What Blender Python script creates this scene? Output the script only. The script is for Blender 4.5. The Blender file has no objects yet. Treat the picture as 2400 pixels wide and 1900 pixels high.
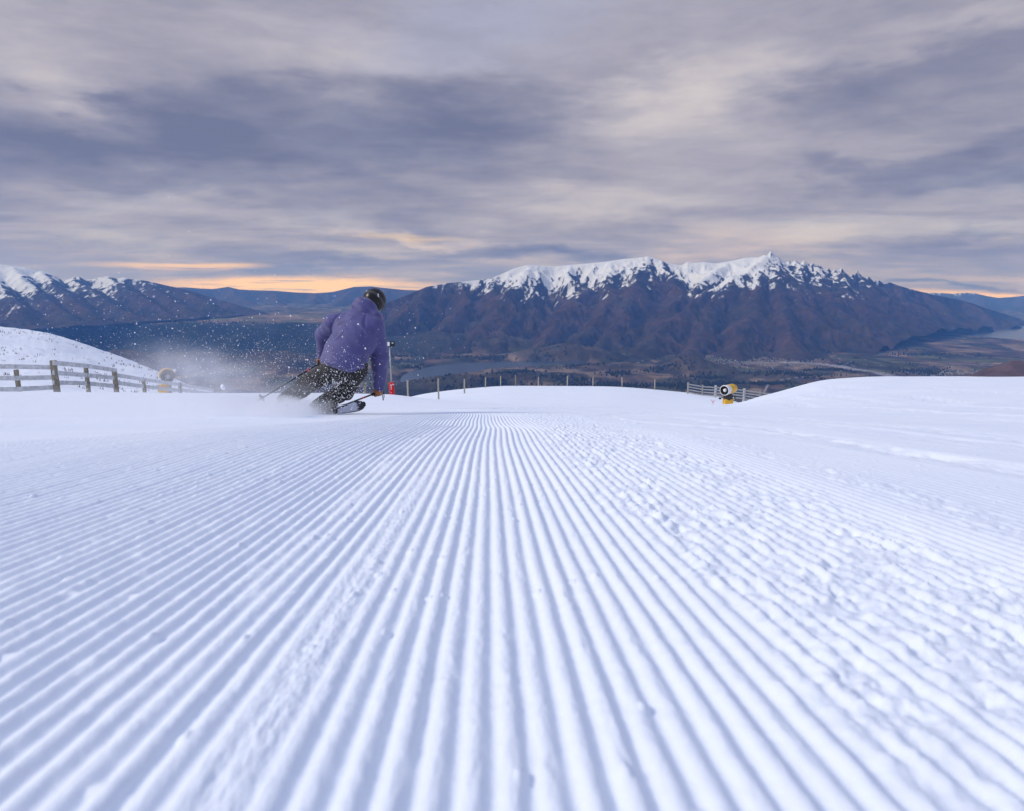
import bpy, math, random
import numpy as np
from mathutils import Vector, Matrix

random.seed(7)
SC = bpy.context.scene
COL = SC.collection

# ------------------------------------------------------------------ camera
TILT = math.radians(10.6)
FPX = 1500.0                       # focal length in pixels of the 2400 px wide photograph
ZC = 0.33
CT, ST = math.cos(TILT), math.sin(TILT)
cam = bpy.data.cameras.new('camera')
cam.sensor_width = 36.0
cam.lens = 36.0 * FPX / 2400.0
cam.clip_start = 0.02
cam.clip_end = 200000.0
cam.dof.use_dof = True
cam.dof.focus_distance = 7.2
cam.dof.aperture_fstop = 5.6
cam_ob = bpy.data.objects.new('camera', cam)
cam_ob.location = (0, 0, ZC)
cam_ob.rotation_euler = (math.radians(90) - TILT, 0, 0)
COL.objects.link(cam_ob)
SC.camera = cam_ob

# ------------------------------------------------------------------ look
SC.view_settings.view_transform = 'Standard'
SC.view_settings.look = 'None'
SC.view_settings.exposure = 0.60
SC.view_settings.gamma = 1.0
SC.view_settings.use_curve_mapping = False
SC.cycles.use_denoising = True
SC.cycles.max_bounces = 6
SC.cycles.diffuse_bounces = 3
SC.cycles.glossy_bounces = 2
SC.cycles.transmission_bounces = 2
SC.cycles.volume_bounces = 3
SC.cycles.transparent_max_bounces = 12
SC.cycles.volume_step_rate = 1.0
SC.cycles.volume_max_steps = 256
EXPO = 2.0 ** 0.60

# ------------------------------------------------------------------ sun
SUN_DIR = Vector((-0.80, -0.14, 0.60)).normalized()       # towards the sun
sun = bpy.data.lights.new('sun', 'SUN')
sun.energy = 1.38
sun.angle = math.radians(13)
sun.color = (1.0, 0.95, 0.89)
sun_ob = bpy.data.objects.new('sun', sun)
sun_ob.rotation_euler = SUN_DIR.to_track_quat('Z', 'Y').to_euler()
sun_ob.location = (-20, -5, 30)
COL.objects.link(sun_ob)

# ------------------------------------------------------------------ node helper
class NT:
    def __init__(s, tree):
        s.t = tree; s.n = tree.nodes; s.l = tree.links
    def new(s, typ, **kw):
        nd = s.n.new(typ)
        for k, v in kw.items(): setattr(nd, k, v)
        return nd
    def put(s, sock, v):
        if isinstance(v, bpy.types.NodeSocket): s.l.new(v, sock)
        elif v is not None: sock.default_value = v
    def m(s, op, a, b=None, c=None, clamp=False):
        nd = s.new('ShaderNodeMath', operation=op, use_clamp=clamp)
        s.put(nd.inputs[0], a); s.put(nd.inputs[1], b)
        if c is not None: s.put(nd.inputs[2], c)
        return nd.outputs[0]
    def vm(s, op, a, b=None):
        nd = s.new('ShaderNodeVectorMath', operation=op)
        s.put(nd.inputs[0], a); s.put(nd.inputs[1], b)
        return nd.outputs['Value'] if op in ('LENGTH', 'DOT_PRODUCT') else nd.outputs[0]
    def xyz(s, x, y, z):
        nd = s.new('ShaderNodeCombineXYZ')
        s.put(nd.inputs[0], x); s.put(nd.inputs[1], y); s.put(nd.inputs[2], z)
        return nd.outputs[0]
    def sep(s, v):
        nd = s.new('ShaderNodeSeparateXYZ'); s.put(nd.inputs[0], v)
        return nd.outputs
    def noise(s, vec, scale, detail=4, rough=0.55, dist=0.0, dim='3D'):
        nd = s.new('ShaderNodeTexNoise', noise_dimensions=dim)
        s.put(nd.inputs['Vector'], vec); s.put(nd.inputs['Scale'], scale)
        s.put(nd.inputs['Detail'], detail); s.put(nd.inputs['Roughness'], rough); s.put(nd.inputs['Distortion'], dist)
        return nd.outputs['Fac']
    def mapr(s, v, a, b, c=0.0, d=1.0, smooth=True):
        nd = s.new('ShaderNodeMapRange', interpolation_type='SMOOTHSTEP' if smooth else 'LINEAR')
        s.put(nd.inputs['Value'], v)
        for k, q in zip(('From Min', 'From Max', 'To Min', 'To Max'), (a, b, c, d)): s.put(nd.inputs[k], q)
        return nd.outputs['Result']
    def mix(s, f, a, b, blend='MIX'):
        nd = s.new('ShaderNodeMix', data_type='RGBA', blend_type=blend)
        s.put(nd.inputs[0], f); s.put(nd.inputs[6], a); s.put(nd.inputs[7], b)
        return nd.outputs[2]
    def ramp(s, v, stops):
        nd = s.new('ShaderNodeValToRGB')
        cr = nd.color_ramp
        cr.interpolation = 'LINEAR'
        while len(cr.elements) < len(stops): cr.elements.new(0.5)
        for e, (p, c) in zip(cr.elements, stops):
            e.position = p; e.color = (*c, 1)
        s.put(nd.inputs[0], v)
        return nd.outputs[0]
    def attr(s, name, out='Fac'):
        nd = s.new('ShaderNodeAttribute'); nd.attribute_name = name
        return nd.outputs[out]

def c4(r, g, b): return (r, g, b, 1.0)

# ------------------------------------------------------------------ photograph pixel <-> world
def P(px, py, depth):
    """point seen at a photograph pixel, at a real distance along the view axis (metres)"""
    a = (px - 1200) / FPX; v = (py - 950) / FPX
    return Vector((a * depth, depth * (CT - v * ST), ZC + depth * (-ST - v * CT)))
def ang(px, py):
    """lateral ratio x/y and rise z/y of the sight line through a pixel (arrays allowed)"""
    px = np.asarray(px, float); py = np.asarray(py, float)
    a = (px - 1200) / FPX; v = (py - 950) / FPX
    den = CT - v * ST
    return a / den, (-ST - v * CT) / den

# ------------------------------------------------------------------ world: Nishita sky behind a layer of cloud
world = bpy.data.worlds.new('World'); SC.world = world; world.use_nodes = True
W = NT(world.node_tree); W.n.clear()
STR = 0.10
sky = W.new('ShaderNodeTexSky', sky_type='NISHITA')
sky.sun_disc = False
sky.sun_elevation = math.asin(SUN_DIR.z)
sky.sun_rotation = math.atan2(SUN_DIR.x, SUN_DIR.y)
sky.altitude = 1500
sky.air_density = 1.0; sky.dust_density = 1.0; sky.ozone_density = 1.5
tc = W.new('ShaderNodeTexCoord')
dx, dy, dz = W.sep(tc.outputs['Generated'])
az = W.m('ARCTAN2', dx, dy)
el = W.m('ARCSINE', dz)
# cloud sheet: directions projected on a level layer
zz = W.m('ADD', W.m('MAXIMUM', dz, 0.0), 0.10)
plane = W.xyz(W.m('DIVIDE', dx, zz), W.m('DIVIDE', dy, zz), 0.0)
stretch = W.vm('MULTIPLY', plane, (0.85, 1.0, 1.0))
n1 = W.noise(stretch, 0.62, 6, 0.52, 0.6)
n2 = W.noise(W.vm('ADD', stretch, (7.3, 2.1, 0)), 2.3, 6, 0.55, 0.4)
ae = W.xyz(az, el, 0.0)
wa = W.noise(W.vm('MULTIPLY', ae, (3.0, 9.0, 1)), 2.2, 5, 0.55)
wb = W.noise(W.vm('ADD', W.vm('MULTIPLY', ae, (3.0, 9.0, 1)), (11.0, 4.0, 0)), 2.2, 5, 0.55)
warp = W.xyz(W.m('MULTIPLY', W.m('SUBTRACT', wa, 0.5), 0.34), W.m('MULTIPLY', W.m('SUBTRACT', wb, 0.5), 0.115), 0.0)
aew = W.vm('ADD', ae, warp)
def blob(px, py, rx, ry, rot=0.0, src=None, soft=0.0):
    w_, e_ = ang(px, py)
    a0 = math.atan(w_); e0 = math.atan(e_ * math.cos(a0))
    k = 1.0 / FPX * math.cos(a0)
    mp = W.new('ShaderNodeMapping', vector_type='TEXTURE')
    W.put(mp.inputs['Vector'], src or aew)
    mp.inputs['Location'].default_value = (a0, e0, 0)
    mp.inputs['Rotation'].default_value = (0, 0, math.radians(rot))
    mp.inputs['Scale'].default_value = (rx * k, ry * k, 1)
    return W.mapr(W.vm('LENGTH', mp.outputs[0]), soft, 1.0, 1.0, 0.0)
def add(a, b, k): return W.m('MULTIPLY_ADD', b, k, a)
val = W.m('ADD', W.m('MULTIPLY', W.mapr(n1, 0.28, 0.72, 0, 1, False), 0.42), W.m('MULTIPLY', n2, 0.30))
val = W.m('ADD', val, 0.12)
BLOBS = [  # px, py, rx, ry, rot, weight
    (300, 330, 620, 150, 5, -0.46), (960, 300, 520, 150, 6, -0.50), (640, 210, 300, 60, 12, -0.18),
    (190, 238, 130, 26, -3, -0.26), (2180, 160, 520, 120, 10, -0.24), (2280, 395, 420, 62, 3, -0.38),
    (2000, 380, 240, 34, -4, -0.25), (1350, 360, 330, 60, -2, -0.10), (700, 470, 600, 60, 0, -0.16),
    (60, 160, 300, 200, -15, 0.30), (800, 120, 420, 90, -4, 0.22), (1670, 185, 320, 100, 8, 0.40),
    (1600, 330, 420, 170, 0, 0.26), (1400, 480, 420, 55, 2, 0.28), (1750, 560, 420, 60, 0, 0.26),
    (400, 480, 320, 40, -4, 0.20), (950, 556, 260, 22, -2, 0.34), (1300, 605, 420, 26, -3, -0.32),
    (760, 628, 420, 20, -2, -0.22), (200, 560, 420, 30, 2, -0.10), (2250, 560, 360, 26, 2, -0.20),
    (2230, 668, 330, 16, 2, -0.36), (2300, 40, 420, 60, 6, 0.30), (560, 60, 380, 60, -10, -0.08),
]
for (px, py, rx, ry, rot, w) in BLOBS:
    val = add(val, blob(px, py, rx, ry, rot), w)
fine = W.noise(W.vm('MULTIPLY', ae, (3.0, 13.0, 1)), 4.0, 8, 0.62, 0.6)
val = add(val, W.m('SUBTRACT', fine, 0.5), 0.26)
n3 = W.noise(W.vm('ADD', W.vm('MULTIPLY', plane, (0.55, 1.0, 1.0)), (3.1, 9.2, 0)), 1.9, 9, 0.62, 0.9)
val = add(val, W.m('SUBTRACT', W.mapr(n3, 0.36, 0.64), 0.5), 0.09)
g = 1.0 / (STR * EXPO)
def G(r, gg, b): return (r * g, gg * g, b * g)
cloud = W.ramp(val, [(0.0, (0.165, 0.182, 0.282)), (0.30, (0.270, 0.274, 0.366)), (0.62, (0.440, 0.422, 0.492)),
                     (1.0, (0.660, 0.610, 0.615))])
blue = W.m('MULTIPLY', blob(1130, 60, 420, 170, 10), W.mapr(val, 0.2, 0.8))
cloud = W.mix(W.m('MULTIPLY', blue, 0.55), cloud, c4(0.37, 0.42, 0.63))
# warm light under the far edge of the cloud sheet
low = W.mapr(el, 0.010, 0.115, 1.0, 0.0)
cream = W.m('MULTIPLY', W.m('MULTIPLY', low, W.mapr(val, 0.42, 0.95)), 0.65)
cloud = W.mix(cream, cloud, c4(0.74, 0.58, 0.46))
aes = W.vm('ADD', ae, W.vm('MULTIPLY', warp, (0.5, 0.22, 0)))
glow = None
streak = W.noise(W.vm('MULTIPLY', ae, (3.0, 70.0, 1)), 2.6, 5, 0.6, 0.2)
for (px, py, rx, ry, w) in [(700, 670, 460, 28, 1.3), (440, 622, 240, 12, 0.75), (2330, 694, 300, 16, 0.9), (950, 556, 170, 12, 0.30)]:
    b = W.m('MULTIPLY', blob(px, py, rx, ry, 0, aes, 0.15), w)
    glow = b if glow is None else W.m('MAXIMUM', glow, b)
glow = W.m('MULTIPLY', glow, W.mapr(streak, 0.30, 0.52), clamp=True)
cloud = W.mix(glow, cloud, c4(1.22, 0.84, 0.22))
# overcast-like brightness and blue added overhead to lift ambient light on the snow
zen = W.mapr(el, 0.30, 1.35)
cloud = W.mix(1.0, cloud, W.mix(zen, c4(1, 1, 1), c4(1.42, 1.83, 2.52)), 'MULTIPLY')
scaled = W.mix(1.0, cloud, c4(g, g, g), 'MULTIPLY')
thin = W.m('ADD', W.m('MULTIPLY', W.mapr(n1, 0.50, 0.75), 0.10), W.mapr(el, 0.30, 1.2, 0.0, 0.25))  # thin cloud, plus blue sky added overhead to cool the ambient light
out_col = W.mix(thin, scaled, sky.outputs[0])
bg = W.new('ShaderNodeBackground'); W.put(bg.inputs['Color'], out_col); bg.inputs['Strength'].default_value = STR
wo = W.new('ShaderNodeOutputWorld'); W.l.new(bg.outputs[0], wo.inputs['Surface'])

# ------------------------------------------------------------------ numpy noise
def _h(ix, iy, seed):
    h = (ix.astype(np.int64) * 374761393 + iy.astype(np.int64) * 668265263 + seed * 974711) & 0xffffffff
    h = ((h ^ (h >> 13)) * 1274126177) & 0xffffffff
    h = ((h ^ (h >> 16)) * 2246822519) & 0xffffffff
    return (h ^ (h >> 15))
def perlin(x, y, seed=0):
    x0 = np.floor(x); y0 = np.floor(y)
    fx = (x - x0).astype(np.float32); fy = (y - y0).astype(np.float32)
    ix = x0.astype(np.int64); iy = y0.astype(np.int64)
    u = fx * fx * fx * (fx * (fx * 6 - 15) + 10); v = fy * fy * fy * (fy * (fy * 6 - 15) + 10)
    def gr(a, b, ox, oy):
        t = (_h(a, b, seed) & 1023).astype(np.float32) * np.float32(2 * math.pi / 1024)
        return np.cos(t) * (fx - ox) + np.sin(t) * (fy - oy)
    a = gr(ix, iy, 0, 0); b = gr(ix + 1, iy, 1, 0); c = gr(ix, iy + 1, 0, 1); d = gr(ix + 1, iy + 1, 1, 1)
    return ((a + u * (b - a)) * (1 - v) + (c + u * (d - c)) * v) * 1.5
def fbm(x, y, o=4, seed=0, gain=0.5, lac=2.03):
    s = 0; a = 1.0; n = 0
    for k in range(o):
        s = s + a * perlin(x, y, seed + k * 17); n += a; a *= gain; x = x * lac + 3.7; y = y * lac - 1.3
    return s / n
def ridged(x, y, o=5, seed=0, gain=0.5, lac=2.05):
    s = 0; a = 1.0; n = 0; w = 1.0
    for k in range(o):
        r = 1 - np.abs(perlin(x, y, seed + k * 31)) ; r = np.clip(r, 0, 1) ** 2
        s = s + a * r * w; n += a; w = np.clip(r * 1.6, 0, 1); a *= gain; x = x * lac + 1.7; y = y * lac + 5.1
    return s / n
def worley(x, y, seed=0):
    x0 = np.floor(x).astype(np.int64); y0 = np.floor(y).astype(np.int64)
    f1 = np.full(x.shape, 9.0, np.float32); idv = np.zeros(x.shape, np.float32)
    for i in (-1, 0, 1):
        for j in (-1, 0, 1):
            h = _h(x0 + i, y0 + j, seed)
            qx = x0 + i + (h & 255) / 255.0; qy = y0 + j + ((h >> 8) & 255) / 255.0
            d = np.hypot(x - qx, y - qy).astype(np.float32)
            m_ = d < f1
            f1 = np.where(m_, d, f1); idv = np.where(m_, ((h >> 16) & 255) / 255.0, idv)
    return f1, idv
def sstep(a, b, x):
    t = np.clip((x - a) / (b - a), 0, 1); return t * t * (3 - 2 * t)
def bump(x, c, w): return np.exp(-((x - c) / w) ** 2)
def pchip(xk, yk, x):
    xk = np.asarray(xk, float); yk = np.asarray(yk, float)
    hk = np.diff(xk); dl = (yk[1:].T - yk[:-1].T).T / (hk if yk.ndim == 1 else hk[:, None])
    m_ = np.zeros_like(yk)
    H0 = hk[:-1] if yk.ndim == 1 else hk[:-1, None]; H1 = hk[1:] if yk.ndim == 1 else hk[1:, None]
    a, b = dl[:-1], dl[1:]
    w1 = 2 * H1 + H0; w2 = H1 + 2 * H0
    with np.errstate(divide='ignore', invalid='ignore'):
        hm = (w1 + w2) / (w1 / a + w2 / b)
    m_[1:-1] = np.where(a * b > 0, hm, 0); m_[0] = dl[0]; m_[-1] = dl[-1]
    i = np.clip(np.searchsorted(xk, x) - 1, 0, len(xk) - 2)
    h_ = hk[i]; t = (x - xk[i]) / h_
    if yk.ndim > 1: t = t[:, None]; h_ = h_[:, None]
    return ((2*t**3-3*t*t+1)*yk[i] + (t**3-2*t*t+t)*h_*m_[i] + (-2*t**3+3*t*t)*yk[i+1] + (t**3-t*t)*h_*m_[i+1])

# ------------------------------------------------------------------ object helpers
def tag(o, label=None, cat=None, group=None, kind=None):
    if label: o['label'] = label
    if cat: o['category'] = cat
    if group: o['group'] = group
    if kind: o['kind'] = kind
    return o
def link(o, parent=None):
    COL.objects.link(o)
    if parent is not None: o.parent = parent
    return o
def empty(name, loc):
    o = bpy.data.objects.new(name, None); o.location = loc; o.empty_display_size = 0.1
    return link(o)
def base_of(parent):
    b = Vector((0, 0, 0))
    while parent is not None:
        b = b + parent.location; parent = parent.parent
    return b
def grid_mesh(name, X, Y, Z, mat, attrs=None, flip=False, smooth=True):
    nr, nc = X.shape
    co = np.stack([X, Y, Z], -1).reshape(-1, 3).astype(np.float32)
    idx = np.arange(nr * nc, dtype=np.int32).reshape(nr, nc)
    q = np.stack([idx[:-1, :-1], idx[:-1, 1:], idx[1:, 1:], idx[1:, :-1]], -1).reshape(-1, 4)
    if flip: q = q[:, ::-1]
    return raw_mesh(name, co, q, mat, attrs, smooth)
def raw_mesh(name, co, q, mat, attrs=None, smooth=True, parent=None):
    co = np.asarray(co, np.float32); q = np.asarray(q, np.int32)
    if parent is not None: co = co - np.array(base_of(parent), np.float32)
    me = bpy.data.meshes.new(name)
    k = q.shape[1]
    me.vertices.add(len(co)); me.vertices.foreach_set('co', co.ravel())
    me.loops.add(q.size); me.loops.foreach_set('vertex_index', np.ascontiguousarray(q).ravel())
    me.polygons.add(len(q)); me.polygons.foreach_set('loop_start', np.arange(0, q.size, k, dtype=np.int32))
    if smooth: me.polygons.foreach_set('use_smooth', np.ones(len(q), bool))
    for n_, a_ in (attrs or {}).items():
        if a_.ndim == 1 or a_.shape[-1] != 3:
            at = me.attributes.new(n_, 'FLOAT', 'POINT'); at.data.foreach_set('value', a_.astype(np.float32).ravel())
        else:
            at = me.attributes.new(n_, 'FLOAT_COLOR', 'POINT')
            cc = np.concatenate([a_.reshape(-1, 3), np.ones((a_.size // 3, 1))], 1).astype(np.float32)
            at.data.foreach_set('color', cc.ravel())
    me.update(calc_edges=True)
    me.materials.append(mat)
    return link(bpy.data.objects.new(name, me), parent)

class MB:
    """collects simple solids into ONE mesh"""
    def __init__(s): s.v = []; s.f = []
    def add(s, vs, fs):
        o = len(s.v); s.v += [tuple(v) for v in vs]; s.f += [tuple(i + o for i in f) for f in fs]; return s
    def tube(s, p0, p1, r0, r1=None, n=12):
        r1 = r0 if r1 is None else r1
        p0 = Vector(p0); p1 = Vector(p1); d = (p1 - p0).normalized()
        a = d.orthogonal().normalized(); b = d.cross(a)
        vs = []
        for p, r in ((p0, r0), (p1, r1)):
            for k in range(n):
                t = 2 * math.pi * k / n; vs.append(p + (a * math.cos(t) + b * math.sin(t)) * r)
        fs = [(k, (k + 1) % n, n + (k + 1) % n, n + k) for k in range(n)]
        fs += [tuple(range(n - 1, -1, -1)), tuple(range(n, 2 * n))]
        return s.add(vs, fs)
    def path(s, pts, r, n=8):
        pts = [Vector(p) for p in pts]; rs = r if isinstance(r, (list, tuple)) else [r] * len(pts)
        vs = []; a = None
        for i, p in enumerate(pts):
            d = (pts[min(i + 1, len(pts) - 1)] - pts[max(i - 1, 0)]).normalized()
            a = d.orthogonal().normalized() if a is None else (a - d * a.dot(d)).normalized()
            b = d.cross(a)
            vs += [p + (a * math.cos(2 * math.pi * k / n) + b * math.sin(2 * math.pi * k / n)) * rs[i] for k in range(n)]
        fs = []
        for i in range(len(pts) - 1):
            fs += [(i * n + k, i * n + (k + 1) % n, (i + 1) * n + (k + 1) % n, (i + 1) * n + k) for k in range(n)]
        m_ = (len(pts) - 1) * n
        fs += [tuple(range(n - 1, -1, -1)), tuple(range(m_, m_ + n))]
        return s.add(vs, fs)
    def lathe(s, prof, origin, axis, n=24, cap=True):
        o = Vector(origin); d = Vector(axis).normalized(); a = d.orthogonal().normalized(); b = d.cross(a)
        vs = []
        for (t, r) in prof:
            vs += [o + d * t + (a * math.cos(2 * math.pi * k / n) + b * math.sin(2 * math.pi * k / n)) * max(r, 1e-4) for k in range(n)]
        fs = []
        for i in range(len(prof) - 1):
            fs += [(i * n + k, i * n + (k + 1) % n, (i + 1) * n + (k + 1) % n, (i + 1) * n + k) for k in range(n)]
        if cap:
            m_ = (len(prof) - 1) * n
            fs += [tuple(range(n - 1, -1, -1)), tuple(range(m_, m_ + n))]
        return s.add(vs, fs)
    def box(s, c, half, R=None, bev=0.0):
        c = Vector(c); R = R or Matrix.Identity(3)
        hx, hy, hz = half; vs = []
        for sx in (-1, 1):
            for sy in (-1, 1):
                for sz in (-1, 1): vs.append(c + R @ Vector((sx * hx, sy * hy, sz * hz)))
        return s.add(vs, [(0, 1, 3, 2), (4, 6, 7, 5), (0, 4, 5, 1), (2, 3, 7, 6), (0, 2, 6, 4), (1, 5, 7, 3)])
    def build(s, name, mat, parent=None, smooth=False, bevel=0.0):
        b = base_of(parent)
        me = bpy.data.meshes.new(name)
        me.from_pydata([(v[0] - b.x, v[1] - b.y, v[2] - b.z) for v in s.v], [], s.f)
        me.materials.append(mat)
        if smooth:
            for p in me.polygons: p.use_smooth = len(p.vertices) <= 4
        o = link(bpy.data.objects.new(name, me), parent)
        if bevel:
            bm_ = o.modifiers.new('bevel', 'BEVEL'); bm_.width = bevel; bm_.segments = 2; bm_.limit_method = 'ANGLE'
        return o

def simple_mat(name, col, rough=0.6, var=0.25, scale=20.0, bumpk=0.15, metal=0.0, spec=0.4, bdist=0.004):
    mt = bpy.data.materials.new(name); mt.use_nodes = True
    t = NT(mt.node_tree); b = mt.node_tree.nodes['Principled BSDF']
    co = t.new('ShaderNodeTexCoord').outputs['Object']
    n = t.noise(co, scale, 5, 0.6)
    k = t.mapr(n, 0.3, 0.7, 1 - var, 1 + var * 0.6, False)
    t.put(b.inputs['Base Color'], t.mix(1.0, c4(*col), t.xyz(k, k, k), 'MULTIPLY'))
    t.put(b.inputs['Roughness'], t.mapr(n, 0.3, 0.7, rough - 0.08, min(rough + 0.1, 1), False))
    b.inputs['Metallic'].default_value = metal; b.inputs['Specular IOR Level'].default_value = spec
    if bumpk:
        bp = t.new('ShaderNodeBump'); bp.inputs['Strength'].default_value = bumpk; bp.inputs['Distance'].default_value = bdist
        t.put(bp.inputs['Height'], t.noise(co, scale * 4, 4, 0.6)); t.l.new(bp.outputs[0], b.inputs['Normal'])
    return mt

# ================================================================== SNOW SLOPE
def snow_material():
    mt = bpy.data.materials.new('snow'); mt.use_nodes = True
    t = NT(mt.node_tree); b = mt.node_tree.nodes['Principled BSDF']
    co = t.new('ShaderNodeTexCoord').outputs['Object']
    n = t.noise(co, 0.9, 5, 0.55)
    base = t.mix(t.mapr(n, 0.3, 0.7), c4(0.840, 0.890, 0.955), c4(0.890, 0.925, 0.965))
    t.put(b.inputs['Base Color'], base)
    b.inputs['Roughness'].default_value = 0.75
    b.inputs['Specular IOR Level'].default_value = 0.25
    grain = t.noise(co, 420.0, 3, 0.7)
    mid = t.noise(co, 46.0, 4, 0.6)
    h = t.m('ADD', t.m('MULTIPLY', grain, 0.35), mid)
    bp = t.new('ShaderNodeBump'); bp.inputs['Strength'].default_value = 0.5; bp.inputs['Distance'].default_value = 0.003
    t.put(bp.inputs['Height'], h); b2 = t.new('ShaderNodeBump'); b2.inputs['Strength'].default_value = 0.22; b2.inputs['Distance'].default_value = 0.05
    t.put(b2.inputs['Height'], t.noise(t.vm('MULTIPLY', co, (0.35, 1.0, 1.0)), 2.2, 6, 0.62)); t.l.new(b2.outputs[0], bp.inputs['Normal'])
    t.l.new(bp.outputs[0], b.inputs['Normal'])
    return mt
M_SNOW = snow_material()

def drop_from_y(y, h):
    _, e = ang(1200, y); return -e * h
HN = [0.0, 0.407, 1.08, 2.92, 5.88]
DN = [0.326, 0.379, 0.475, 0.725, 1.215]
HT = [7.4, 14, 20, 25, 30, 36, 45, 56, 66, 80, 90, 110, 150]
TAB = {   # photograph height of the snow surface at each distance of HT
 -300: [967, 944, 930, 921, 919, 905, 870, 820, 760, 700, 690, 700, 760],
    0: [967, 944, 930, 920, 921, 915, 898, 866, 826, 775, 765, 772, 830],
  130: [967, 944, 930, 920, 922, 918, 906, 880, 846, 800, 784, 790, 850],
  240: [967, 944, 930, 921, 923, 923, 917, 897, 872, 836, 820, 826, 880],
  360: [967, 944, 931, 922, 924, 928, 926, 912, 896, 872, 864, 870, 930],
  480: [967, 944, 931, 922, 924, 929, 933, 930, 922, 916, 914, 930, 1000],
  700: [967, 945, 932, 923, 925, 932, 940, 945, 948, 950, 955, 980, 1050],
  900: [967, 946, 934, 925, 926, 930, 938, 944, 945, 943, 944, 965, 1040],
 1000: [967, 948, 940, 935, 936, 940, 945, 944, 938, 926, 923, 934, 1010],
 1100: [967, 950, 946, 943, 945, 950, 956, 948, 934, 915, 911, 922, 1000],
 1200: [968, 953, 950, 948, 950, 955, 960, 948, 930, 909, 905, 917, 1000],
 1400: [970, 958, 951, 949, 951, 956, 960, 948, 930, 910, 906, 918, 1000],
 1600: [972, 960, 954, 952, 953, 957, 960, 953, 940, 924, 920, 932, 1010],
 1700: [972, 960, 955, 952, 951, 952, 953, 951, 944, 936, 934, 950, 1020],
 1800: [971, 957, 947, 937, 930, 926, 928, 938, 950, 965, 970, 990, 1060],
 1950: [970, 951, 932, 914, 899, 891, 892, 900, 912, 930, 945, 970, 1060],
 2100: [969, 946, 925, 906, 892, 885, 885, 892, 903, 920, 930, 960, 1050],
 2400: [968, 943, 922, 904, 891, 886, 885, 890, 900, 915, 925, 950, 1050],
 2750: [968, 943, 922, 904, 890, 884, 883, 888, 898, 910, 920, 950, 1050],
}
NCOL, NROW = 1130, 750
H0 = 0.6
UMAX = 0.96
hrow = np.concatenate([np.linspace(0.12, 0.5, 70, endpoint=False),
                       0.5 * (14 / 0.5) ** (np.linspace(0, 1, 530, endpoint=False)),
                       14 * (150 / 14) ** np.linspace(0, 1, NROW - 600)])
uf = np.linspace(-UMAX, UMAX, 4000)
cum = np.cumsum(1 + 1.7 * np.exp(-((uf + 0.06) / 0.17) ** 2)); cum = (cum - cum[0]) / (cum[-1] - cum[0])
ucol = np.interp(np.linspace(0, 1, NCOL), cum, uf)            # finer where the ridges run away from us
keys = sorted(TAB)
hk = np.array(HN + HT)
Dk = np.array([[*DN, *[drop_from_y(y, h) for y, h in zip(TAB[k], HT)]] for k in keys])       # col x h
Dfine = pchip(hk, Dk.T, hrow)                                                              # row x col
wk = np.array([(k - 1200) / FPX / CT for k in keys])
Zb = np.zeros((NROW, NCOL))
for i, h in enumerate(hrow):
    w = ucol * (h + H0) / h
    Zb[i] = pchip(wk, Dfine[i], np.clip(w, wk[0], wk[-1]))
Zb = ZC - Zb
def ground_z(x, y):
    """height of the smooth snow surface"""
    w = np.clip(x / max(y, 0.05), wk[0], wk[-1])
    col = pchip(hk, Dk.T, np.array([y]))[0]
    return ZC - float(pchip(wk, col, np.array([w]))[0])
Yg = np.repeat(hrow[:, None], NCOL, 1)
Xg = ucol[None, :] * (hrow[:, None] + H0)

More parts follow.
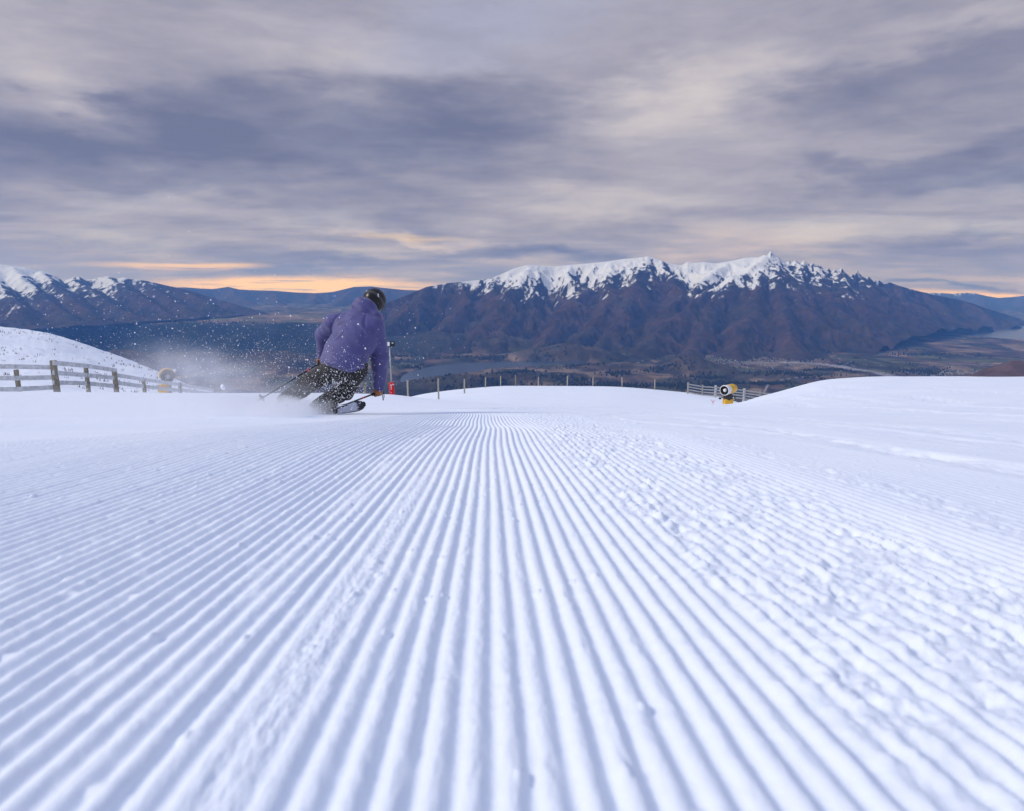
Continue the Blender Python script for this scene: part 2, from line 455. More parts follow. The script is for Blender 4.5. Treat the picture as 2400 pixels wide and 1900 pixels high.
def groomed(X, Y):
    """corduroy, broken ridges and undulation on the piste"""
    far = np.clip(Y - 5.5, 0, None)
    x0 = -0.035 * Y - 0.020 * far ** 2 + 0.012 * np.sin(Y * 1.9 + 0.4) * sstep(1.5, 4, Y)
    s = X - x0
    swob = s + 0.0022 * fbm(X * 2.2, Y * 1.1, 3, 5) + 0.0012 * fbm(X * 14, Y * 7, 2, 8)
    ph = swob / 0.0305
    kid = np.floor(ph); f = ph - kid
    # comb profile: rounded crest, narrower trough
    prof = np.power(0.5 + 0.5 * np.cos(2 * np.pi * (f - 0.5 + 0.05 * np.sin(2 * np.pi * f))), 1.25)
    hvar = 0.86 + 0.28 * (((_h(kid.astype(np.int64), kid.astype(np.int64) * 0, 3) & 255) / 255.0) - 0.5)
    # zones across the piste
    patch = fbm(X * 3.1, Y * 0.9, 3, 21)
    patch2 = fbm(X * 9.0, Y * 4.0, 3, 22)
    rough = sstep(0.20, 0.40, s + 0.12 * patch) * (1 - sstep(0.76, 0.92, s + 0.08 * patch)) * np.clip(0.78 + 0.75 * patch + 0.85 * patch2, 0.05, 1)
    rough = np.maximum(rough, bump(s, 1.08, 0.09) * np.clip(0.35 + 1.2 * patch, 0, 0.8))
    crumb = bump(s, -0.205, 0.030) * np.clip(0.95 + 0.6 * patch2, 0, 1) * (1 - sstep(1.6, 2.6, Y))
    crumb = np.maximum(crumb, bump(s, -0.355 + 0.03 * patch, 0.034) * np.clip(0.40 + 1.7 * patch2, 0, 1) * (1 - sstep(3.0, 4.5, Y)))
    rough = np.maximum(rough, sstep(5.0, 7.0, Y) * bump(s, 0.45, 0.35) * 0.6)
    strips = bump(s, 1.75, 0.10) + bump(s, 2.75, 0.16) + bump(s, 4.3, 0.22) + 0.7 * bump(s, 6.4, 0.3) + 0.5 * bump(s, -3.4, 0.3)
    amp = 0.0082 * hvar
    amp = amp * (1 - 0.55 * sstep(0.80, 1.15, s)) * (1 - sstep(1.25, 2.6, s))
    amp = amp * (1 - rough * (1 - 0.15 - 0.85 * sstep(-0.02, 0.10, perlin(kid * 7.31 + 0.37, Y * 11.0, 77)))) * (1 - 0.78 * crumb)
    off = sstep(0.12, 0.40, np.abs(X / (Y + 0.6) + 0.08))
    amp = amp * (1 - sstep(8.0 - 3.2 * off, 15.0 - 7.6 * off, Y))
    lim = 2.7 + (X + 2.2) * 3.3                                  # powder thrown by earlier turns covers the far left
    amp = amp * np.where(X < -0.8, 1 - sstep(0.0, 0.9, Y - lim + 0.4 * patch), 1)
    ero = 1 - 0.30 * sstep(0.1, 0.6, fbm(X * 30, Y * 12, 3, 44))
    z = amp * prof * ero
    crest = 0.0013 * fbm(X * 75, Y * 55, 3, 61, 0.65) * prof * (1 - sstep(3, 6, Y))
    z = z + crest
    # broken chunks
    wx = X + 0.010 * fbm(X * 25, Y * 25, 2, 71); wy = Y + 0.010 * fbm(X * 25 + 9, Y * 25, 2, 72)
    f1, i1 = worley(wx / 0.034, wy / 0.050, 1)
    f2, i2 = worley(wx / 0.016, wy / 0.021, 2)
    f3, i3 = worley(wx / 0.075, wy / 0.10, 6)
    dome = lambda f: np.minimum(np.clip(1 - f / 0.66, 0, 1) * 1.5, 0.85)
    lump = 0.0062 * dome(f1) * (0.1 + 1.0 * i1) + 0.0056 * dome(f2) * i2 + 0.004 * dome(f3) * sstep(0.6, 1.0, i3)
    f4, i4 = worley(wx / 0.0085, wy / 0.011, 9)
    lump = lump + 0.0045 * fbm(X * 40, Y * 32, 5, 81, 0.65) + 0.0030 * dome(f4) * i4
    z = z + rough * lump * (1 - 0.5 * sstep(4, 9, Y))
    z = z + crumb * (0.0050 + 0.0034 * fbm(X * 30, Y * 15, 4, 84, 0.6) + 0.0026 * fbm(X * 110, Y * 70, 3, 85, 0.65))
    pits = rough * 0.010 * sstep(0.1, 0.55, fbm(X * 16, Y * 12, 3, 83))
    z = z - pits
    z = z + np.clip(strips, 0, 1) * (0.012 * fbm(X * 9, Y * 6, 4, 91) + 0.006 * dome(f3) - 0.016) * sstep(1.5, 2.5, Y)
    z = z + 0.0009 * fbm(X * 45, Y * 45, 3, 95)
    # scattered crumbs
    fc, ic = worley(X / 0.055, Y / 0.08, 12)
    z = z + 0.004 * np.sqrt(np.clip(1 - (fc / 0.11) ** 2, 0, 1)) * (ic > 0.80) * (Y < 6)
    # long soft undulation
    z = z + 0.022 * fbm(X * 0.35, Y * 0.55, 2, 101) * sstep(0.8, 3.0, Y) * (1 - sstep(10, 20, Y))
    # old grooming passes on the far right bank
    z = z + 0.075 * np.sin((Y - 0.10 * X) * 1.25 + 1.5 * fbm(X * 0.1, Y * 0.2, 2, 120)) * sstep(3, 9, X) * sstep(10, 16, Y) * (1 - sstep(34, 46, Y)) * 0.8
    z = z + 0.05 * fbm(X * 0.22, Y * 0.35, 3, 131) * sstep(12, 25, Y) * (1 - sstep(60, 90, Y))
    # rough natural snow on the left hillside
    hill = sstep(34, 45, Y) * sstep(0.42, 0.52, -X / np.maximum(Y, 0.1))
    z = z + hill * (0.30 * fbm(X * 0.3, Y * 0.25, 5, 140))
    return z
def seen_ground(px, py):
    w_, e_ = ang(px, py)
    for h in np.geomspace(1.0, 60, 220):
        if ZC + float(e_) * h < ground_z(float(w_) * h, h): return (float(w_) * h, h)
    return (float(w_) * 60, 60.0)
def near_line(X, Y, pts):
    d = np.full(X.shape, 1e9)
    for (a, b) in zip(pts[:-1], pts[1:]):
        a = np.array(a); ab = np.array(b) - a
        t = np.clip(((X - a[0]) * ab[0] + (Y - a[1]) * ab[1]) / (ab @ ab + 1e-9), 0, 1)
        d = np.minimum(d, np.hypot(X - a[0] - t * ab[0], Y - a[1] - t * ab[1]))
    return d
Zg = Zb + groomed(Xg, Yg)
TRACKS = [([(1900, 963), (1700, 960), (1560, 963), (1450, 970), (1405, 978), (1450, 987), (1620, 998), (1900, 1030), (2200, 1075), (2500, 1125)], 0.14, 0.012),
          ([(1500, 960), (1650, 972), (1900, 995), (2150, 1022), (2500, 1062)], 0.18, 0.013),
          ([(1800, 948), (2000, 955), (2200, 966), (2500, 984)], 0.30, 0.03), ([(1900, 930), (2100, 934), (2500, 950)], 0.4, 0.045),
          ([(1850, 938), (2100, 944), (2500, 962)], 0.3, 0.035), ([(1950, 910), (2200, 915), (2500, 925)], 0.5, 0.05), ([(1100, 958), (1300, 955), (1500, 952)], 0.35, 0.03)]
rowsel = (hrow > 1.3) & (hrow < 60)
for tp_, wd, dp in TRACKS:
    dl = near_line(Xg[rowsel], Yg[rowsel], [seen_ground(a, b) for a, b in tp_])
    dl = dl + wd * 0.25 * fbm(Xg[rowsel] * 3, Yg[rowsel] * 1.5, 3, 150)
    rim = np.exp(-((dl - wd * 1.25) / (wd * 0.35)) ** 2)
    flr = 1 - sstep(wd * 0.75, wd * 1.1, dl)
    Zg[rowsel] += -dp * 0.45 * flr + dp * 0.25 * rim + flr * dp * 0.7 * fbm(Xg[rowsel] * 8, Yg[rowsel] * 5, 4, 151)
snow_ob = grid_mesh('snow_slope', Xg, Yg, Zg, M_SNOW)
tag(snow_ob, 'freshly groomed ski piste of ribbed white snow falling away downhill', kind='structure')

# the same slope carries on around and behind the camera, coarser
xs = np.concatenate([-(np.geomspace(90, 1.0, 40)), np.linspace(-0.9, 0.9, 19), np.geomspace(1.0, 90, 40)])
ys = np.concatenate([-np.geomspace(60, 0.2, 30), np.linspace(-0.1, 12, 60), np.linspace(12.6, 40, 30)])
XX, YY = np.meshgrid(xs, ys)
ZZ = np.zeros_like(XX)
for i in range(len(ys)):
    y = ys[i]
    if y <= 0.12:
        ZZ[i] = ZC - (0.326 + 0.130 * y)
    else:
        col = pchip(hk, Dk.T, np.array([y]))[0]
        ZZ[i] = ZC - pchip(wk, col, np.clip(xs / y, wk[0], wk[-1]))
inside = np.abs(XX) < UMAX * (np.clip(YY, 0.12, None) + H0)
ZZ = ZZ - np.where(inside, 0.06 + 0.015 * np.clip(YY, 0, 40), 0.012 + 0.004 * np.clip(YY, 0, 40))
side = grid_mesh('snow_field', XX, YY, ZZ, M_SNOW)
tag(side, 'open snow beside and behind the groomed piste', kind='structure')

# ================================================================== FAR COUNTRY
ZV = -1100.0
def earth_material(name, snowy=True):
    mt = bpy.data.materials.new(name); mt.use_nodes = True
    t = NT(mt.node_tree); b = mt.node_tree.nodes['Principled BSDF']
    co = t.new('ShaderNodeTexCoord').outputs['Object']
    col = t.attr('tone', 'Color')
    n = t.noise(co, 0.006, 6, 0.62)
    n_b = t.noise(co, 0.0016, 5, 0.6)
    k = t.m('MULTIPLY', t.mapr(n, 0.3, 0.7, 0.55, 1.45, False), t.mapr(n_b, 0.32, 0.68, 0.62, 1.22, False))
    kk = 0.82 if snowy else 1.55
    col = t.mix(1.0, col, t.xyz(t.m('MULTIPLY', k, kk), t.m('MULTIPLY', k, kk * 0.98), t.m('MULTIPLY', k, kk * 1.02)), 'MULTIPLY')
    if snowy:
        s = t.attr('snow')
        n2 = t.noise(co, 0.030, 6, 0.74)
        m_ = t.mapr(t.m('ADD', s, t.m('MULTIPLY', t.m('SUBTRACT', n2, 0.5), 0.75)), 0.34, 0.72)
        col = t.mix(m_, col, c4(0.74, 0.77, 0.83))
    t.put(b.inputs['Base Color'], col)
    b.inputs['Roughness'].default_value = 0.95; b.inputs['Specular IOR Level'].default_value = 0.05
    bp = t.new('ShaderNodeBump'); bp.inputs['Strength'].default_value = 0.8; bp.inputs['Distance'].default_value = 26.0
    t.put(bp.inputs['Height'], t.noise(co, 0.012, 6, 0.65)); t.l.new(bp.outputs[0], b.inputs['Normal'])
    return mt
M_MOUNT = earth_material('mountain_ground')
M_VALLEY = earth_material('valley_ground', False)

BROWN = np.array([0.088, 0.056, 0.046]); DARK = np.array([0.020, 0.021, 0.023]); OLIVE = np.array([0.058, 0.056, 0.034])
ROCK = np.array([0.085, 0.080, 0.085]); FOREST = np.array([0.012, 0.018, 0.017])

def lerp3(a, b, t): return a * (1 - t[..., None]) + b * t[..., None]

def mountain(name, label, sky_pts, crest, base, du, rows, spurs, noise_amp, snowline, zb, seed, back=0.35, steep=None, jag=12.0, browny=0.5, lean=26.0, stw=0.22, fall=0.62, cfall=0.60):
    """a range built from its ridge lines: the crest follows the skyline at its own real distance, spurs run down from it
    and the ground falls away on both sides of every ridge; crest/base = [(px, metres)], spurs = [[(px, py)...]]"""
    sp = np.array(sky_pts, float)
    wS, eS = ang(sp[:, 0], sp[:, 1])
    w = np.arange(wS[0], wS[-1], du)
    pxw = np.interp(w, wS, sp[:, 0])
    e = np.interp(w, wS, eS)
    rc = np.interp(pxw, *np.array(crest, float).T); rb = np.interp(pxw, *np.array(base, float).T)
    ker = np.ones(41) / 41
    sm = lambda a: np.convolve(np.pad(a, 20, 'edge'), ker, 'valid')
    rc = sm(rc); rb = sm(rb)
    nb = max(8, rows // 8)
    f = np.concatenate([np.linspace(0, 1, rows), 1 + back * np.linspace(0, 1, nb + 1)[1:]])
    F = np.repeat(f[:, None], len(w), 1)
    R = rb[None] + (rc - rb)[None] * F
    X = np.repeat(w[None], len(f), 0) * R; Yy = R
    PX = np.repeat(pxw[None], len(f), 0)
    wxx = X + 150 * fbm(X / 700, Yy / 700, 4, seed + 1) + 35 * fbm(X / 160, Yy / 160, 3, seed + 3)
    wyy = Yy + 150 * fbm(X / 700 + 9, Yy / 700, 4, seed + 2) + 35 * fbm(X / 160 + 5, Yy / 160, 3, seed + 4)
    # height from the crest itself (straight distance towards us)
    zc = rc * e
    dcr = np.abs(R - rc[None])
    Z = zc[None] - cfall * dcr * (0.9 + 0.25 * fbm(X / 900, Yy / 900, 3, seed + 7))
    dsp = np.full(Z.shape, 1e9)
    for pts in spurs:
        pa = np.array(pts, float)
        ws_, es_ = ang(pa[:, 0], pa[:, 1])
        r0 = np.interp(pa[:, 0], pxw, rc) - 120; r1 = np.interp(pa[:, 0], pxw, rb)
        gd = np.clip((es_[0] - es_) / (es_[0] - (zb + 30) / r1), 0, 1)          # how far down the face each point lies
        rr = r0 + (r1 - r0) * gd ** 0.9
        u = np.linspace(0, 1, len(pa))
        q = np.stack([ws_ * rr, rr, es_ * rr], -1)
        # more points, with a broken, stepped crest
        t = np.linspace(0, 1, 26); q = np.stack([np.interp(t, u, q[:, k]) for k in range(3)], -1)
        q[1:-1, 0] += 45 * perlin(t[1:-1] * 7 + seed, t[1:-1] * 0 + pa[0, 0], seed + 8)
        q[1:-1, 2] += 28 * perlin(t[1:-1] * 9 + seed, t[1:-1] * 0 + pa[0, 0] + 3, seed + 9)
        for a, b in zip(q[:-1], q[1:]):
            ab = b - a; L2 = ab[0] ** 2 + ab[1] ** 2 + 1e-6
            tt = np.clip(((wxx - a[0]) * ab[0] + (wyy - a[1]) * ab[1]) / L2, 0, 1)
            d = np.hypot(wxx - a[0] - tt * ab[0], wyy - a[1] - tt * ab[1])
            h = a[2] + tt * ab[2] - fall * (np.sqrt(d * d + 40.0 ** 2) - 40.0)
            k = 26.0
            m_ = np.maximum(Z, h); Z = m_ + k * np.log1p(np.exp(-np.abs(Z - h) / k)) - k * 0.35 * np.exp(-np.abs(Z - h) / k)
            dsp = np.minimum(dsp, d)
    foot = zb + 170 * np.clip(F, 0, 1)
    Z = np.maximum(Z, foot) + 40 * np.log1p(np.exp(-np.abs(Z - foot) / 40))
    # gullies cut into every face
    wx = wxx / 1000; wy = wyy / 1000
    ga = ridged(wx * 1.1, wy * 0.55, 4, seed) - 0.45
    gb = ridged(wx * 2.7 + 5, wy * 1.5, 4, seed + 40) - 0.45
    gc = ridged(wx * 7.0 + 2, wy * 4.5, 3, seed + 70) - 0.45
    carve = sstep(-0.02, 0.25, F) * (1 - 0.9 * sstep(0.95, 1.0, F)) * (0.35 + 0.65 * sstep(30, 260, dsp))
    Z = Z + noise_amp * carve * (0.8 * (ga - 0.3) + 0.55 * (gb - 0.3) + 0.20 * (gc - 0.3))
    jg = jag + 0 * PX if np.isscalar(jag) else np.interp(PX, *np.array(jag, float).T)
    Z = Z + jg * 1.5 * np.exp(-((F - 0.88) / 0.13) ** 2) * (ridged(X / 300 + Yy / 900, Yy / 420 - X / 1500, 4, seed + 95) - 0.45)
    cap = R * e[None] - 4 - 40 * np.clip(1 - F, 0, 1) + (jg * 0.35 * (ridged(X / 140, Yy / 300, 2, seed + 91) - 0.5))
    Z = np.where(F <= 1, np.minimum(Z, cap), Z)                    # nothing in front rises above the crest
    Z[rows - 1] = zc
    Z = np.where(F > 1, zc[None] - (R - rc[None]) * 0.7, Z)
    # snow and ground cover
    gy, gx = np.gradient(Z)
    sx = gx / np.gradient(X, axis=1); sy = gy / np.maximum(np.gradient(Yy, axis=0), 1)
    slope = np.hypot(sx, sy)
    sl = np.interp(PX, *np.array(snowline, float).T)
    hgt = (Z - sl + 90) / 260.0
    wpx = PX + 10 * fbm(PX / 25, F * 6, 3, seed + 77) + lean * F
    stk = 0.45 * ridged(wpx / 30.0, F * 5.0, 4, seed + 75) + 0.55 * ridged(wpx / 10.0 + F * 3, F * 9.0, 3, seed + 76)
    sn = 0.5 + 0.55 * hgt + 0.22 * fbm(X / 500, Yy / 500, 4, seed + 60) - 0.28 * np.clip(slope - 0.6, 0, 1.2)
    sn = sn + stw * (0.42 - stk) * (1 - sstep(0.4, 1.5, hgt)) + 0.55 * (0.0 - gb) + 0.55 * (0.0 - gc) + 0.34 * fbm(X / 240, Yy / 280, 5, seed + 64, 0.62)
    sn = sn + 0.38 * np.clip(sx, -0.9, 0.7) + 0.22 * (sstep(40, 420, dsp) - 0.5)
    sn = sn - 0.45 * sstep(0.56, 0.85, ridged(X / 210, Yy / 300, 4, seed + 68)) * sstep(-0.2, 0.4, hgt)
    st = np.zeros_like(Z) if steep is None else np.interp(PX, *np.array(steep, float).T)
    rk = ridged(X / 240 + Yy / 500, Yy / 360 - X / 900, 4, seed + 66)
    sn = sn - st * (0.15 + 1.0 * sstep(0.28, 0.66, rk)) * sstep(-0.6, 0.6, hgt)
    sn = np.minimum(sn, 0.74)
    veg = fbm(X / 900, Yy / 1400, 5, seed + 62)
    alt = np.clip((Z - zb) / (np.max(zc) - zb), 0, 1)
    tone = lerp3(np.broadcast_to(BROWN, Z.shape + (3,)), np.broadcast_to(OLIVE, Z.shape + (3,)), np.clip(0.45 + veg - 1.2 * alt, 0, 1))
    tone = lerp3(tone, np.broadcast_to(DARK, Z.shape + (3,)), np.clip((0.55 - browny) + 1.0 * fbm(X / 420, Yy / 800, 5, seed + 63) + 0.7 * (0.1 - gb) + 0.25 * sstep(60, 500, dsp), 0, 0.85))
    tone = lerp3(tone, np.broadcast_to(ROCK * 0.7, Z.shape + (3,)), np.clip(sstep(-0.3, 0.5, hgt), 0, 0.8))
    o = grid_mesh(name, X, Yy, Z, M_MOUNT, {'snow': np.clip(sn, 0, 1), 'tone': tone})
    return tag(o, label, kind='structure')

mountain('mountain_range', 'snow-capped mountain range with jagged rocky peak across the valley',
    [(770, 790), (800, 765), (850, 738), (900, 714), (950, 694), (1000, 673), (1050, 664), (1080, 662), (1120, 657), (1150, 654), (1180, 641), (1205, 630), (1235, 622),
     (1270, 624), (1300, 625), (1330, 622), (1380, 618), (1420, 614), (1460, 608), (1500, 604), (1518, 601), (1535, 606), (1560, 615), (1590, 622),
     (1600, 621), (1612, 614), (1625, 617), (1650, 615), (1680, 618), (1720, 611), (1745, 605), (1780, 603), (1790, 598), (1797, 600), (1806, 588), (1812, 593), (1816, 599), (1828, 606),
     (1842, 616), (1849, 612), (1855, 617), (1863, 610), (1868, 613), (1876, 619), (1884, 610), (1890, 615), (1898, 622), (1904, 616), (1912, 625), (1922, 622), (1931, 633), (1942, 629), (1950, 639), (1956, 629), (1963, 640), (1972, 627), (1979, 637),
     (1990, 648), (1999, 643), (2003, 647), (2008, 632), (2015, 643), (2028, 653), (2036, 649), (2047, 660), (2060, 657), (2072, 667), (2085, 662), (2105, 670), (2130, 677),
     (2160, 685), (2200, 694), (2240, 701), (2280, 712), (2320, 726), (2360, 738), (2400, 752), (2500, 775), (2620, 800)],
    [(770, 12500), (1000, 14000), (1300, 15000), (1800, 14500), (2000, 15000), (2150, 16500), (2300, 18500), (2400, 20000), (2620, 22000)],
    [(770, 11000), (1000, 10600), (1300, 10200), (1600, 9500), (1900, 9300), (2050, 10000), (2200, 12800), (2300, 15000), (2400, 17000), (2620, 20000)],
    0.00115, 200,
    [[(1000, 674), (965, 715), (905, 758), (850, 795)], [(1080, 664), (1092, 700), (1062, 745), (1012, 790), (975, 822)],
     [(1160, 652), (1150, 690), (1160, 730), (1185, 775), (1170, 822)],
     [(1240, 625), (1212, 662), (1178, 702), (1148, 742), (1108, 790), (1080, 825)], [(1330, 625), (1335, 655), (1382, 672), (1330, 716), (1290, 770), (1250, 822)],
     [(1430, 615), (1425, 655), (1440, 700), (1400, 755), (1345, 800), (1320, 830)],
     [(1518, 604), (1500, 640), (1478, 690), (1462, 740), (1420, 795), (1400, 835)], [(1545, 612), (1570, 645), (1590, 680), (1565, 730), (1530, 790), (1500, 835)],
     [(1800, 598), (1745, 640), (1692, 662), (1625, 702), (1560, 762), (1500, 812), (1480, 840)], [(1700, 618), (1668, 640), (1640, 672), (1620, 690)],
     [(1790, 601), (1778, 660), (1758, 722), (1742, 790), (1722, 850)], [(1740, 645), (1700, 700), (1650, 770), (1610, 845)],
     [(1818, 602), (1830, 660), (1840, 720), (1850, 780), (1865, 850)], [(1868, 616), (1874, 697), (1926, 760), (1993, 784), (2063, 808), (2090, 830)],
     [(1915, 625), (1935, 690), (1985, 740), (2060, 775), (2130, 800)], [(1960, 634), (1990, 690), (2050, 740), (2130, 775), (2180, 792)],
     [(2020, 648), (2060, 700), (2130, 745), (2200, 775)], [(2100, 668), (2130, 710), (2190, 745), (2250, 768)], [(2170, 688), (2220, 725), (2290, 755)],
     [(2260, 708), (2310, 735), (2370, 758)]],
    210, [(770, 1500), (940, 420), (980, 240), (1020, 120), (1060, 60), (1120, 30), (1180, -60), (1230, -140), (1280, -110), (1330, -60), (1400, 0), (1450, 60), (1500, 190), (1560, 190), (1600, 40), (1640, -110), (1690, -120), (1730, -20), (1780, 60), (1830, 20), (1900, -40), (2000, -20), (2100, -10), (2200, -20), (2350, -60), (2620, 300)],
    ZV - 30, 11, steep=[(770, 0), (1480, 0.1), (1500, 0.35), (1560, 0.35), (1600, 0.0), (1770, 0.0), (1800, 0.55), (1860, 0.70), (2060, 0.60), (2140, 0.3), (2250, 0.1), (2620, 0)],
    jag=[(770, 6), (1150, 10), (1480, 20), (1560, 24), (1600, 14), (1770, 20), (1800, 50), (2060, 55), (2140, 25), (2250, 10), (2620, 10)], browny=0.55)

mountain('side_range', 'nearer snow-streaked mountain slopes on the left edge of the valley',
    [(-420, 600), (-200, 606), (0, 620), (40, 626), (60, 628), (80, 634), (88, 638), (95, 635), (115, 640), (135, 650), (145, 657), (160, 656), (172, 650), (185, 649), (197, 656), (215, 656), (235, 650),
     (255, 648), (275, 654), (290, 651), (310, 655), (340, 658), (365, 664), (400, 672), (430, 678), (470, 690), (510, 702), (560, 716), (620, 732), (700, 748), (780, 760)],
    [(-420, 14000), (0, 14500), (300, 15500), (500, 16500), (780, 18500)],
    [(-420, 8500), (0, 9800), (200, 10800), (330, 12000), (500, 13500), (620, 15500), (780, 17800)],
    0.0014, 130,
    [[(-220, 608), (-160, 670), (-90, 740)], [(-60, 616), (0, 672), (60, 735)], [(30, 626), (88, 682), (150, 735), (180, 762)], [(95, 637), (155, 690), (225, 740), (250, 762)],
     [(170, 652), (235, 695), (310, 740), (330, 760)], [(250, 650), (325, 692), (395, 735), (420, 755)], [(335, 660), (400, 700), (470, 740)], [(420, 678), (490, 714), (560, 745)], [(520, 706), (580, 728), (640, 750)]],
    110, [(-420, -320), (0, -270), (120, -190), (250, -110), (380, -20), (450, 110), (780, 900)], ZV + 430, 211, steep=[(-420, 0.1), (60, 0.15), (90, 0.5), (330, 0.35), (420, 0.1), (780, 0)], jag=5, browny=0.62, lean=170.0, stw=0.8)

mountain('distant_hills', 'low blue hills far up the valley under the orange horizon',
    [(300, 690), (380, 676), (430, 674), (470, 677), (500, 678), (535, 673), (560, 679), (600, 681), (640, 682), (690, 686), (740, 688), (780, 685), (805, 679), (830, 673), (870, 672),
     (905, 676), (945, 680), (990, 682), (1040, 690), (1120, 705)],
    [(300, 24000), (700, 27000), (1120, 24000)], [(300, 18000), (700, 20000), (1120, 18000)], 0.0022, 50,
    [[(400, 678), (440, 700), (500, 725)], [(535, 675), (570, 700), (640, 725)], [(640, 683), (650, 705), (690, 728)], [(740, 689), (735, 710), (760, 730)], [(835, 675), (800, 700), (770, 728)], [(905, 678), (880, 705), (850, 730)], [(990, 684), (960, 712), (920, 735)]],
    90, [(300, 1500), (1120, 1500)], ZV + 100, 311, jag=3, browny=0.6)

mountain('distant_snow_range', 'pale snow-covered range far beyond the lake on the right',
    [(2050, 705), (2120, 690), (2160, 686), (2200, 687), (2230, 689), (2262, 687), (2285, 688), (2310, 694), (2340, 699), (2370, 697), (2400, 694), (2450, 690), (2560, 684), (2700, 690)],
    [(2050, 33000), (2700, 33000)], [(2050, 25000), (2700, 25000)], 0.0022, 50,
    [[(2130, 690), (2150, 715), (2180, 740)], [(2225, 690), (2240, 715), (2260, 740)], [(2300, 693), (2310, 715), (2330, 738)], [(2400, 696), (2400, 715), (2410, 738)], [(2520, 688), (2510, 715), (2500, 738)]],
    120, [(2050, -400), (2700, -200)], ZV - 30, 411, jag=14, browny=0.4)

# ---- valley floor with low hills
NVc, NVr = 1000, 185
wv = np.linspace(-1.02, 1.02, NVc)
rv = np.concatenate([np.geomspace(3600, 13500, NVr - 40), np.geomspace(13800, 34000, 40)])
Rv = np.repeat(rv[:, None], NVc, 1); Wv = np.repeat(wv[None], NVr, 0)
Xv = Wv * Rv; Yv = Rv
def vground(px, py, z=ZV):
    w_, e_ = ang(px, py); r = z / e_
    return np.stack([w_ * r, r], -1)
Zv = ZV + 45 * fbm(Xv / 1500, Yv / 1500, 5, 500) + 14 * fbm(Xv / 300, Yv / 300, 4, 501)
flat = sstep(0.10, 0.30, Wv) * sstep(8300, 9500, Yv)
Zv = ZV + (Zv - ZV) * (1 - 0.85 * flat)
benchm = (1 - sstep(-0.30, -0.02, Wv + 0.05 * fbm(Xv / 2500, Yv / 2500, 2, 503)))
Zv = Zv + benchm * 60 * fbm(Xv / 700, Yv / 700, 5, 505) + 400 * benchm * sstep(10300, 12100, Yv + 350 * fbm(Xv / 900, Yv / 900, 3, 504)) 
HM = np.zeros_like(Zv)
def hill(px, py_base, rise, rpx, rdep, seed, k=1.0):
    global Zv, HM
    c = vground(px, py_base)
    rx = rpx / FPX * c[1]
    d = np.hypot((Xv - c[0]) / rx, (Yv - c[1]) / rdep)
    d = d + 0.16 * fbm(Xv / 500, Yv / 500, 4, seed)
    HM = np.maximum(HM, sstep(0, 0.25, 1 - d))
    Zv = Zv + rise * np.clip(1 - d, 0, 1) ** k * (1 + 0.25 * fbm(Xv / 160, Yv / 200, 4, seed + 1))
hill(1625, 866, 190, 110, 700, 510, 1.0); hill(1330, 838, 230, 150, 900, 512, 0.8); hill(1140, 815, 260, 190, 900, 514, 0.8)
hill(1000, 820, 160, 120, 900, 516); hill(1075, 900, 120, 160, 500, 518, 0.8); hill(1470, 862, 70, 110, 400, 520)
hill(1240, 885, 60, 150, 500, 522); hill(1800, 880, 60, 120, 500, 524); hill(620, 850, 160, 200, 900, 526, 0.8); hill(300, 860, 220, 240, 1100, 528, 0.8)
w_, e_ = ang(2385, 848); rr = 5000.0
dd = np.hypot((Xv - w_ * rr) / 720, (Yv - rr) / 900) + 0.10 * fbm(Xv / 400, Yv / 400, 4, 530)
Zv = np.maximum(Zv, Zv + (e_ * rr - ZV) * np.clip(1.05 - dd, 0, 1) ** 0.9)
# lakes
def in_poly(x, y, poly):
    c = np.zeros(x.shape, bool); n = len(poly)
    for i in range(n):
        x1, y1 = poly[i]; x2, y2 = poly[(i + 1) % n]
        if y1 == y2: continue
        c ^= ((y1 > y) != (y2 > y)) & (x < (x2 - x1) * (y - y1) / (y2 - y1) + x1)
    return c
def dist_poly(x, y, pts, closed=True):
    d = np.full(x.shape, 1e9); n = len(pts)
    for i in range(n if closed else n - 1):
        a = np.array(pts[i]); b = np.array(pts[(i + 1) % n]); ab = b - a
        t = np.clip(((x - a[0]) * ab[0] + (y - a[1]) * ab[1]) / (ab @ ab + 1e-9), 0, 1)
        d = np.minimum(d, np.hypot(x - a[0] - t * ab[0], y - a[1] - t * ab[1]))
    return d
def water_material():
    mt = bpy.data.materials.new('lake_water'); mt.use_nodes = True
    t = NT(mt.node_tree); b = mt.node_tree.nodes['Principled BSDF']
    co = t.new('ShaderNodeTexCoord').outputs['Object']
    n = t.noise(t.vm('MULTIPLY', co, (1, 0.3, 1)), 0.004, 4, 0.6)
    t.put(b.inputs['Base Color'], t.mix(n, c4(0.03, 0.05, 0.08), c4(0.06, 0.08, 0.11)))
    b.inputs['Roughness'].default_value = 0.22
    bp = t.new('ShaderNodeBump'); bp.inputs['Strength'].default_value = 0.35; bp.inputs['Distance'].default_value = 1.0
    t.put(bp.inputs['Height'], t.noise(co, 0.12, 3, 0.6)); t.l.new(bp.outputs[0], b.inputs['Normal'])
    return mt
M_LAKE = water_material()
LAKES = [('lake', 'narrow grey-blue lake in the valley behind the row of posts', [(935, 893), (945, 880), (970, 868), (1010, 859), (1080, 852), (1160, 849), (1260, 846), (1350, 846), (1385, 850),
           (1370, 855), (1250, 858), (1180, 863), (1130, 869), (1080, 876), (1030, 884), (985, 892), (950, 899)]),
         ('lake', 'large pale lake at the right edge below the mountain foot', [(2252, 783), (2300, 780), (2345, 771), (2400, 764), (2520, 755), (2650, 752), (2650, 815), (2500, 806), (2400, 798), (2350, 794), (2290, 789)])]
